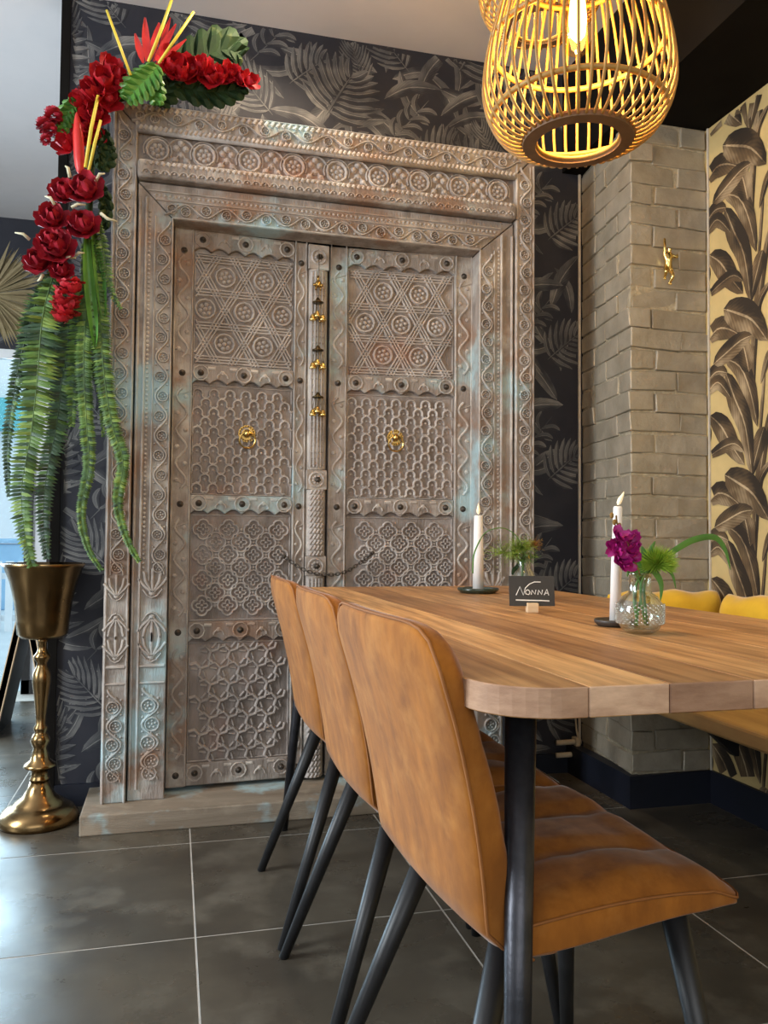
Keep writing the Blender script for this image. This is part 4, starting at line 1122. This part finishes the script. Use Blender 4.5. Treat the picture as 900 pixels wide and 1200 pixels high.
pleat([(110, 195, 2.73), (122, 190, 2.73), (128, 170, 2.73)], .035, m_leafd, 'green_leaf')
pleat([(118, 215, 2.74), (124, 240, 2.74), (122, 270, 2.74)], .025, m_leafd, 'green_leaf')
# small berry-like clusters at the far left
for (x, y, r) in ((62, 136, .030), (51, 147, .026), (58, 152, .024), (53, 164, .018)):
    mb = MB(); c = A(x, y, 2.70)
    for i in range(30):
        q = i*2.4; zz = 1-2*(i+.5)/30; rr = math.sqrt(1-zz*zz); d = V((rr*math.cos(q), rr*math.sin(q), zz)); petal(mb, c+d*r*.3, d, V((0, 0, 1))+d.orthogonal()*.3, r*.72, r*.42, .3)
    mb.build('small_red_bloom', m_red2, gar, smooth=True)
MB().tube([A(62, 140, 2.71), A(70, 150, 2.72), A(84, 165, 2.73)], .002, 5).build('flower_stem', m_stem, gar); MB().tube([A(52, 160, 2.71), A(60, 160, 2.71), A(84, 168, 2.73)], .002, 5).build('flower_stem', m_stem, gar)
MB().tube(smooth_path([A(150, 112, 2.77), A(118, 130, 2.762), A(108, 180, 2.758), A(104, 250, 2.755), A(98, 320, 2.752)], 6), .012, 8).build('binding_branch', m_leafd, gar, smooth=True)
base((0, 0, 0))

# ================================================================== TABLE TOP THINGS
def candle(loc, h, r, lean, label, hl, dish_r, dish_h, dish_mat, dlabel, dname):
    d = MB().lathe([(.0, 0), (dish_r*.80, 0), (dish_r*.97, dish_h*.45), (dish_r, dish_h*.8), (dish_r*.96, dish_h), (dish_r*.85, dish_h*.72), (dish_r*.3, dish_h*.55), (.0, dish_h*.55)], n=40, cap=False).build(dname, dish_mat, None, smooth=True, loc=loc)
    tag(d, dlabel, 'candle holder')
    c = thing('taper_candle', (loc[0], loc[1], loc[2]+dish_h*.56), label, 'candle')
    MB().tube([(0, 0, 0), (lean*.5, 0, h*.5), (lean, 0, h*.985), (lean, 0, h)], [r*1.06, r, r*.84, r*.72], 18).build('wax', m_wax, c, smooth=True)
    MB().tube([(lean, 0, h), (lean+.001, 0, h+.008)], .0012, 6).build('wick', m_black, c)
    return c, V((lean, 0, h))


c_, tp = candle((.876, 2.275, .765), .222, .0155, 0, 'slim white candle on the dark green dish near the carved door', 0, .062, .016, m_dish, 'shallow dark green dish holding the slim white candle', 'candle_dish')
MB().lathe([(.0, .0), (.0055, .006), (.0062, .013), (.003, .026), (.0, .036)], tuple(tp+V((0, 0, .002))), 12, False).build('flame_tip', m_flame, c_, smooth=True)
c_, tp = candle((.790, 1.352, .765), .214, .0098, .006, 'white candle with leaning flame tip behind the round glass vase', 0, .038, .013, m_slate, 'dark stone disc under the candle behind the round vase', 'candle_disc')
mb = MB(); q = tp+V((0, 0, .002)); mb.tube([q, q+V((.002, 0, .004)), q+V((.005, 0, .011)), q+V((.010, 0, .019)), q+V((.013, 0, .026))], [.001, .0042, .0046, .0026, .0003], 10); mb.build('flame_tip', m_flame, c_, smooth=True)

# card with chalk lettering on a wood clip
card = thing('name_card', (.757, 1.64, .765), 'small black card with white handwriting in a pale wooden clip', 'sign', rz=-.20)
tilt = .16
cf = lambda a, b, h: (a, -.002-h+(b-.014)*tilt, b)
MB().prism([(-.050, .014), (.050, .014), (.050, .079), (-.050, .079)], lambda a, b, c: (a, c+(b-.014)*tilt, b), -.002, .0).build('card', m_card, card)
MB().box(-.0125, .0125, -.010, .010, 0, .021).build('clip_block', m_palewood, card, bevel=.0015)
mb = MB(); st = lambda pts, w=.0019: mb.ridge([((x-.5)*.100, .014+y*.065) for x, y in pts], cf, w, .0006, top=.7)
st([(.15, .36), (.24, .64), (.31, .36), (.36, .60), (.45, .73), (.56, .80), (.70, .80)]); 
st([(.40, .54), (.355, .48), (.37, .40), (.43, .38), (.46, .46), (.43, .53), (.39, .54)])
st([(.485, .38), (.505, .53), (.57, .39), (.59, .54)]); st([(.63, .38), (.65, .53), (.715, .39), (.735, .54)])
st([(.77, .37), (.835, .56), (.87, .36)]); st([(.79, .43), (.86, .43)])
st([(.14, .20), (.40, .19), (.70, .185), (.88, .17)], .0026)
mb.build('lettering', m_chalk, card)

# round glass vase with orchid, pompom and leaves
GV = (.771, 1.238, .765); base(GV)
gv = thing('glass_vase', GV, 'round clear glass bottle vase on the table in front of the candle', 'vase')
prof = [(.0, .0), (.020, .0), (.030, .006), (.037, .018), (.0395, .034), (.037, .050), (.029, .063), (.020, .069), (.0185, .074), (.0185, .098), (.021, .102), (.0195, .103), (.0168, .098), (.0165, .074), (.018, .066), (.027, .0605), (.0345, .049), (.037, .034), (.0345, .020), (.028, .009), (.0, .005)]
MB().lathe(prof, GV, 36, False).build('glass', m_glass, gv, smooth=True)
mb = MB()
for j in range(10):
    z = .018+.0035*j
    for i in range(26):
        q = 2*PI*(i+.5*(j % 2))/26; zz = z; r_ = .0397 if .02 < zz < .05 else .0385; mb.ball((GV[0]+r_*math.cos(q), GV[1]+r_*math.sin(q), GV[2]+zz), .0019, 5, 4)
o = mb.build('hobnails', m_frost, gv, smooth=True); o['kind'] = 'stuff'; o['label'] = 'fine dotted relief on the glass'
base((0, 0, 0))
def bouquet(GV, nm, label):
    b = thing(nm, (GV[0], GV[1], GV[2]+.012), label, 'flowers'); return b
base((GV[0], GV[1], GV[2]+.012)); fl1 = bouquet(GV, 'table_bouquet', 'magenta orchid, lime pompom flower and green blades in the round glass vase')
G = lambda x, y, Y=1.238: at(x, y, Y)
mouth = V((GV[0], GV[1], GV[2]+.09))
for (e, w) in ((G(735, 665), .0022), (G(770, 660), .0025), (G(778, 648), .002), (G(765, 660), .0022), (G(757, 668), .002)):
    bt = V((GV[0]+rg.uniform(-.014, .014), GV[1]+rg.uniform(-.014, .014), GV[2]+.013)); MB().tube(smooth_path([bt, V((GV[0]+rg.uniform(-.008, .008), GV[1]+rg.uniform(-.008, .008), GV[2]+.08)), e], 6), w, 6).build('stem', m_stem, fl1, smooth=True)
def bloom(c, r, name, mat, parent, n=9):
    mb = MB()
    for i in range(n):
        q = 2*PI*i/n*1.6+rg.random(); up = rg.uniform(-.5, .9); d = V((math.cos(q), math.sin(q)-.35, up)); petal(mb, c, d, V((0, -1, .3)), r*rg.uniform(.8, 1.1), r*.45, .35)
    return mb.build(name, mat, parent, smooth=True)
for (x, y, r) in ((727, 629, 15), (739, 632, 14), (722, 642, 14), (735, 646, 16), (727, 656, 15), (741, 654, 12), (733, 664, 13), (724, 648, 12), (742, 641, 11)):
    bloom(G(x, y, 1.238+rg.uniform(-.02, .01)), r*.00138, 'orchid_flower', m_pink, fl1)
MB().tube(smooth_path([G(722, 604), G(724, 616), G(733, 632), G(748, 668), mouth], 5), .0018, 6).build('stem', m_rust, fl1, smooth=True)
for (x, y) in ((717, 604), (720, 612), (726, 616)): MB().ball(G(x, y), .0045, 7, 5, (.8, .8, 1.2)).build('bud', m_rust, fl1, smooth=True)
mb = MB(); c = G(769, 661)
for i in range(420):
    zz = 1-1.55*(i+.5)/420; q = i*2.39996; rr = math.sqrt(max(0, 1-zz*zz)); d = V((rr*math.cos(q), rr*math.sin(q), zz)); R_ = .040*rg.uniform(.85, 1.08); d.z *= .85; s = d.orthogonal().normalized()*.0022; t_ = d.cross(s)
    mb.add([c+d*.008+s*1.3, c+d*.008-s*1.3, c+d*.008+t_*1.3, c+d*R_+V((0, 0, .002))], [(0, 1, 3), (1, 2, 3), (2, 0, 3)])
o = mb.build('pompom_flower', m_lime, fl1); o['kind'] = 'stuff'
def bladeleaf(P, w, mat, parent, name='blade_leaf'):
    path = smooth_path(P, 10); k = len(path); mb = MB(); vs = []
    for i in range(k):
        t = i/(k-1); tn = (path[min(i+1, k-1)]-path[max(i-1, 0)]).normalized(); nn = tn.cross(V((.15, 1, .1))).normalized(); ww = w*math.sin(PI*(.06+.94*t))**.7
        vs += [path[i]+nn*ww, path[i]+V((0, -.0012, 0)), path[i]-nn*ww]
    mb.add(vs, [(i*3+j, i*3+j+1, (i+1)*3+j+1, (i+1)*3+j) for i in range(k-1) for j in range(2)]); return mb.build(name, mat, parent, smooth=True)
bladeleaf([mouth, G(772, 660), G(792, 644), G(815, 632), G(838, 630), G(850, 645), G(856, 668)], .0058, m_leafg, fl1)
bladeleaf([mouth, G(762, 668), G(770, 674), G(775, 686), G(774, 704)], .0055, m_leafg, fl1)
bladeleaf([mouth, G(766, 664), G(778, 664), G(788, 674), G(792, 690)], .0036, m_leafg, fl1)
bladeleaf([mouth, G(758, 668), G(755, 650), G(752, 640)], .006, m_leafg, fl1)
bladeleaf([mouth, G(750, 668), G(744, 655), G(742, 648)], .006, m_leafg, fl1)
bladeleaf([mouth, G(761, 668), G(763, 645), G(768, 634)], .005, m_leafg, fl1)
bladeleaf([mouth, G(748, 672), G(738, 668), G(735, 676)], .004, m_leafg, fl1)
base((0, 0, 0))

# small bottle vase behind the card
G2 = (.925, 2.06, .765); base(G2)
g2 = thing('bottle_vase', G2, 'slim clear glass bottle behind the black card', 'vase')
MB().lathe([(.0, 0), (.030, 0), (.034, .006), (.034, .055), (.028, .072), (.019, .082), (.018, .118), (.021, .122), (.019, .123), (.0155, .118), (.0165, .083), (.026, .070), (.031, .055), (.031, .010), (.0, .006)], G2, 28, False).build('glass', m_glass, g2, smooth=True)
base((G2[0], G2[1], G2[2]+.012)); f2 = thing('dill_bouquet', (G2[0], G2[1], G2[2]+.012), 'feathery yellow-green sprigs with a rust flower in the slim glass bottle', 'flowers')
H2 = lambda x, y, Y=2.06: at(x, y, Y); m2 = V((G2[0], G2[1], G2[2]+.115))
def tuft(c, r, n, mat, name, sy=1):
    mb = MB()
    for i in range(n):
        d = V((rg.gauss(0, 1), rg.gauss(0, .7), rg.gauss(.25, .8))).normalized(); e = c+d*r*rg.uniform(.5, 1.1)+V((0, 0, .0)); s = d.orthogonal().normalized()*.0012
        mb.add([c+s, c-s, e], [(0, 1, 2)]); 
        for k in range(3):
            p = c.lerp(e, .45+.25*k); q = p+V((rg.gauss(0, 1), rg.gauss(0, 1), rg.gauss(.2, 1))).normalized()*r*.28; mb.add([p+s*.8, p-s*.8, q], [(0, 1, 2)])
    o = mb.build(name, mat, f2); o['kind'] = 'stuff'
tuft(H2(610, 642), .05, 150, m_dill, 'dill_sprig'); tuft(H2(602, 650), .04, 80, m_dill, 'dill_sprig'); tuft(H2(590, 648), .06, 50, m_dill, 'dill_sprig'); tuft(H2(624, 640), .032, 90, m_rust, 'rust_flower'); tuft(H2(617, 655), .035, 80, m_stem, 'dill_sprig')
for e in (H2(610, 642), H2(603, 650), H2(622, 642)): MB().tube(smooth_path([V((G2[0]+rg.uniform(-.015, .015), G2[1], G2[2]+.013)), m2, e], 6), .002, 6).build('stem', m_stem, f2, smooth=True)
MB().tube(smooth_path([m2, H2(611, 640), H2(604, 627), H2(592, 619.5), H2(580, 619.5), H2(568, 625), H2(560, 638), H2(555, 652), H2(554, 672)], 6), [.0014]*34+[.0022]*15, 6).build('arching_stem', m_stem, f2, smooth=True)
bladeleaf([m2, H2(606, 664), H2(602, 668), H2(600, 674)], .006, m_leafd, f2); base((0, 0, 0))

# ================================================================== GOLD CLIMBER ON THE PILLAR
GC = (1.69, 2.527, 1.84)
clb = bpy.data.meshes.new('climber_figurine')
K = {'hip': (0, 0, .060), 'chest': (-.004, -.008, .098), 'neck': (-.002, -.010, .112), 'head': (0, -.012, .128), 'lsh': (-.016, -.004, .105), 'lel': (-.018, -.008, .135), 'lha': (-.010, .006, .168), 'rsh': (.014, -.006, .103), 'rel': (.030, -.012, .096), 'rha': (.040, .004, .112),
     'lhp': (-.009, 0, .056), 'lkn': (-.020, -.020, .040), 'lan': (-.012, .004, .022), 'lto': (-.014, -.006, .016), 'rhp': (.009, 0, .054), 'rkn': (.012, -.014, .026), 'ran': (.006, .004, .004), 'rto': (.010, -.008, .0)}
RD = {'hip': .013, 'chest': .0145, 'neck': .0055, 'head': .0105, 'lsh': .0065, 'lel': .005, 'lha': .0045, 'rsh': .0065, 'rel': .005, 'rha': .0045, 'lhp': .009, 'lkn': .0068, 'lan': .0045, 'lto': .004, 'rhp': .009, 'rkn': .0068, 'ran': .0045, 'rto': .004}
ks = list(K); E_ = [('hip', 'chest'), ('chest', 'neck'), ('neck', 'head'), ('chest', 'lsh'), ('lsh', 'lel'), ('lel', 'lha'), ('chest', 'rsh'), ('rsh', 'rel'), ('rel', 'rha'), ('hip', 'lhp'), ('lhp', 'lkn'), ('lkn', 'lan'), ('lan', 'lto'), ('hip', 'rhp'), ('rhp', 'rkn'), ('rkn', 'ran'), ('ran', 'rto')]
clb.from_pydata([K[k] for k in ks], [(ks.index(a), ks.index(b)) for a, b in E_], []); clb.materials.append(m_gold2)
cl = bpy.data.objects.new('climber_figurine', clb); COL.objects.link(cl); cl.location = GC
sk = cl.modifiers.new('skin', 'SKIN'); sk.use_smooth_shade = True
for i, k in enumerate(ks): clb.skin_vertices[0].data[i].radius = (RD[k], RD[k]); clb.skin_vertices[0].data[i].use_root = (k == 'hip')
m = cl.modifiers.new('sub', 'SUBSURF'); m.levels = 2; m.render_levels = 2
tag(cl, 'small polished gold climbing figure fixed on the brick pillar', 'figurine')

# radiator pipes in the corner behind the table
base((1.52, 2.96, .06)); pp = thing('heating_pipes', (1.52, 2.96, .06), 'two short pale heating pipes low on the wall beside the pillar', 'pipes')
for z in (.127, .078): MB().tube([(1.47, 2.958, z), (1.575, 2.958, z)], .0105, 12).build('pipe', m_pipe, pp, smooth=True)
MB().tube(smooth_path([(1.562, 2.958, .078), (1.568, 2.958, .127), (1.558, 2.962, .18), (1.552, 2.965, .30)], 5), .004, 8).build('riser', m_pipe, pp, smooth=True)
for z in (.127, .078): MB().box(1.548, 1.568, 2.944, 2.984, z-.016, z+.016).build('bracket', m_pipe, pp, bevel=.003)
base((0, 0, 0))

# dried palm fan and leaning blackboards in the far room
fp = at(-12, 345, 4.9); base(fp); pf = thing('dried_palm_fan', fp, 'large dried beige palm fan hanging by the far glazing', 'palm leaf')
mb = MB()
for i in range(44):
    q = -1.25+2.5*i/43; L_ = .33*rg.uniform(.85, 1.05); e = fp+V((math.cos(q)*L_, rg.uniform(-.05, .05), math.sin(q)*L_*1.05)); s = V((-math.sin(q), 0, math.cos(q)))*.010
    mid = fp.lerp(e, .6)+V((0, -.01, 0)); mb.add([fp, mid+s, e, mid-s], [(0, 1, 2, 3)])
mb.build('fan_blades', m_pampas, pf); MB().tube([fp+V((-.3, 0, .05)), fp], .012, 8).build('stalk', m_pampas, pf); base((0, 0, 0))
sb = thing('pavement_board', (-.665, 4.25, 0), 'black A-frame board standing on the floor behind the brass vase', 'board', rz=PI/2)
for s in (1, -1):
    bd = MB().prism([(-.20, 0), (.20, 0), (.20, .64), (-.20, .64)], lambda a, b, c: (a, c-s*(.64-b)*.20, b), -.012, .012).build('board_panel', m_board, sb)
    MB().prism([(-.20, 0), (-.17, 0), (-.17, .64), (-.20, .64)], lambda a, b, c: (a, c-s*(.64-b)*.20, b), -.016, .016).build('side_batten', m_palewood, bd)
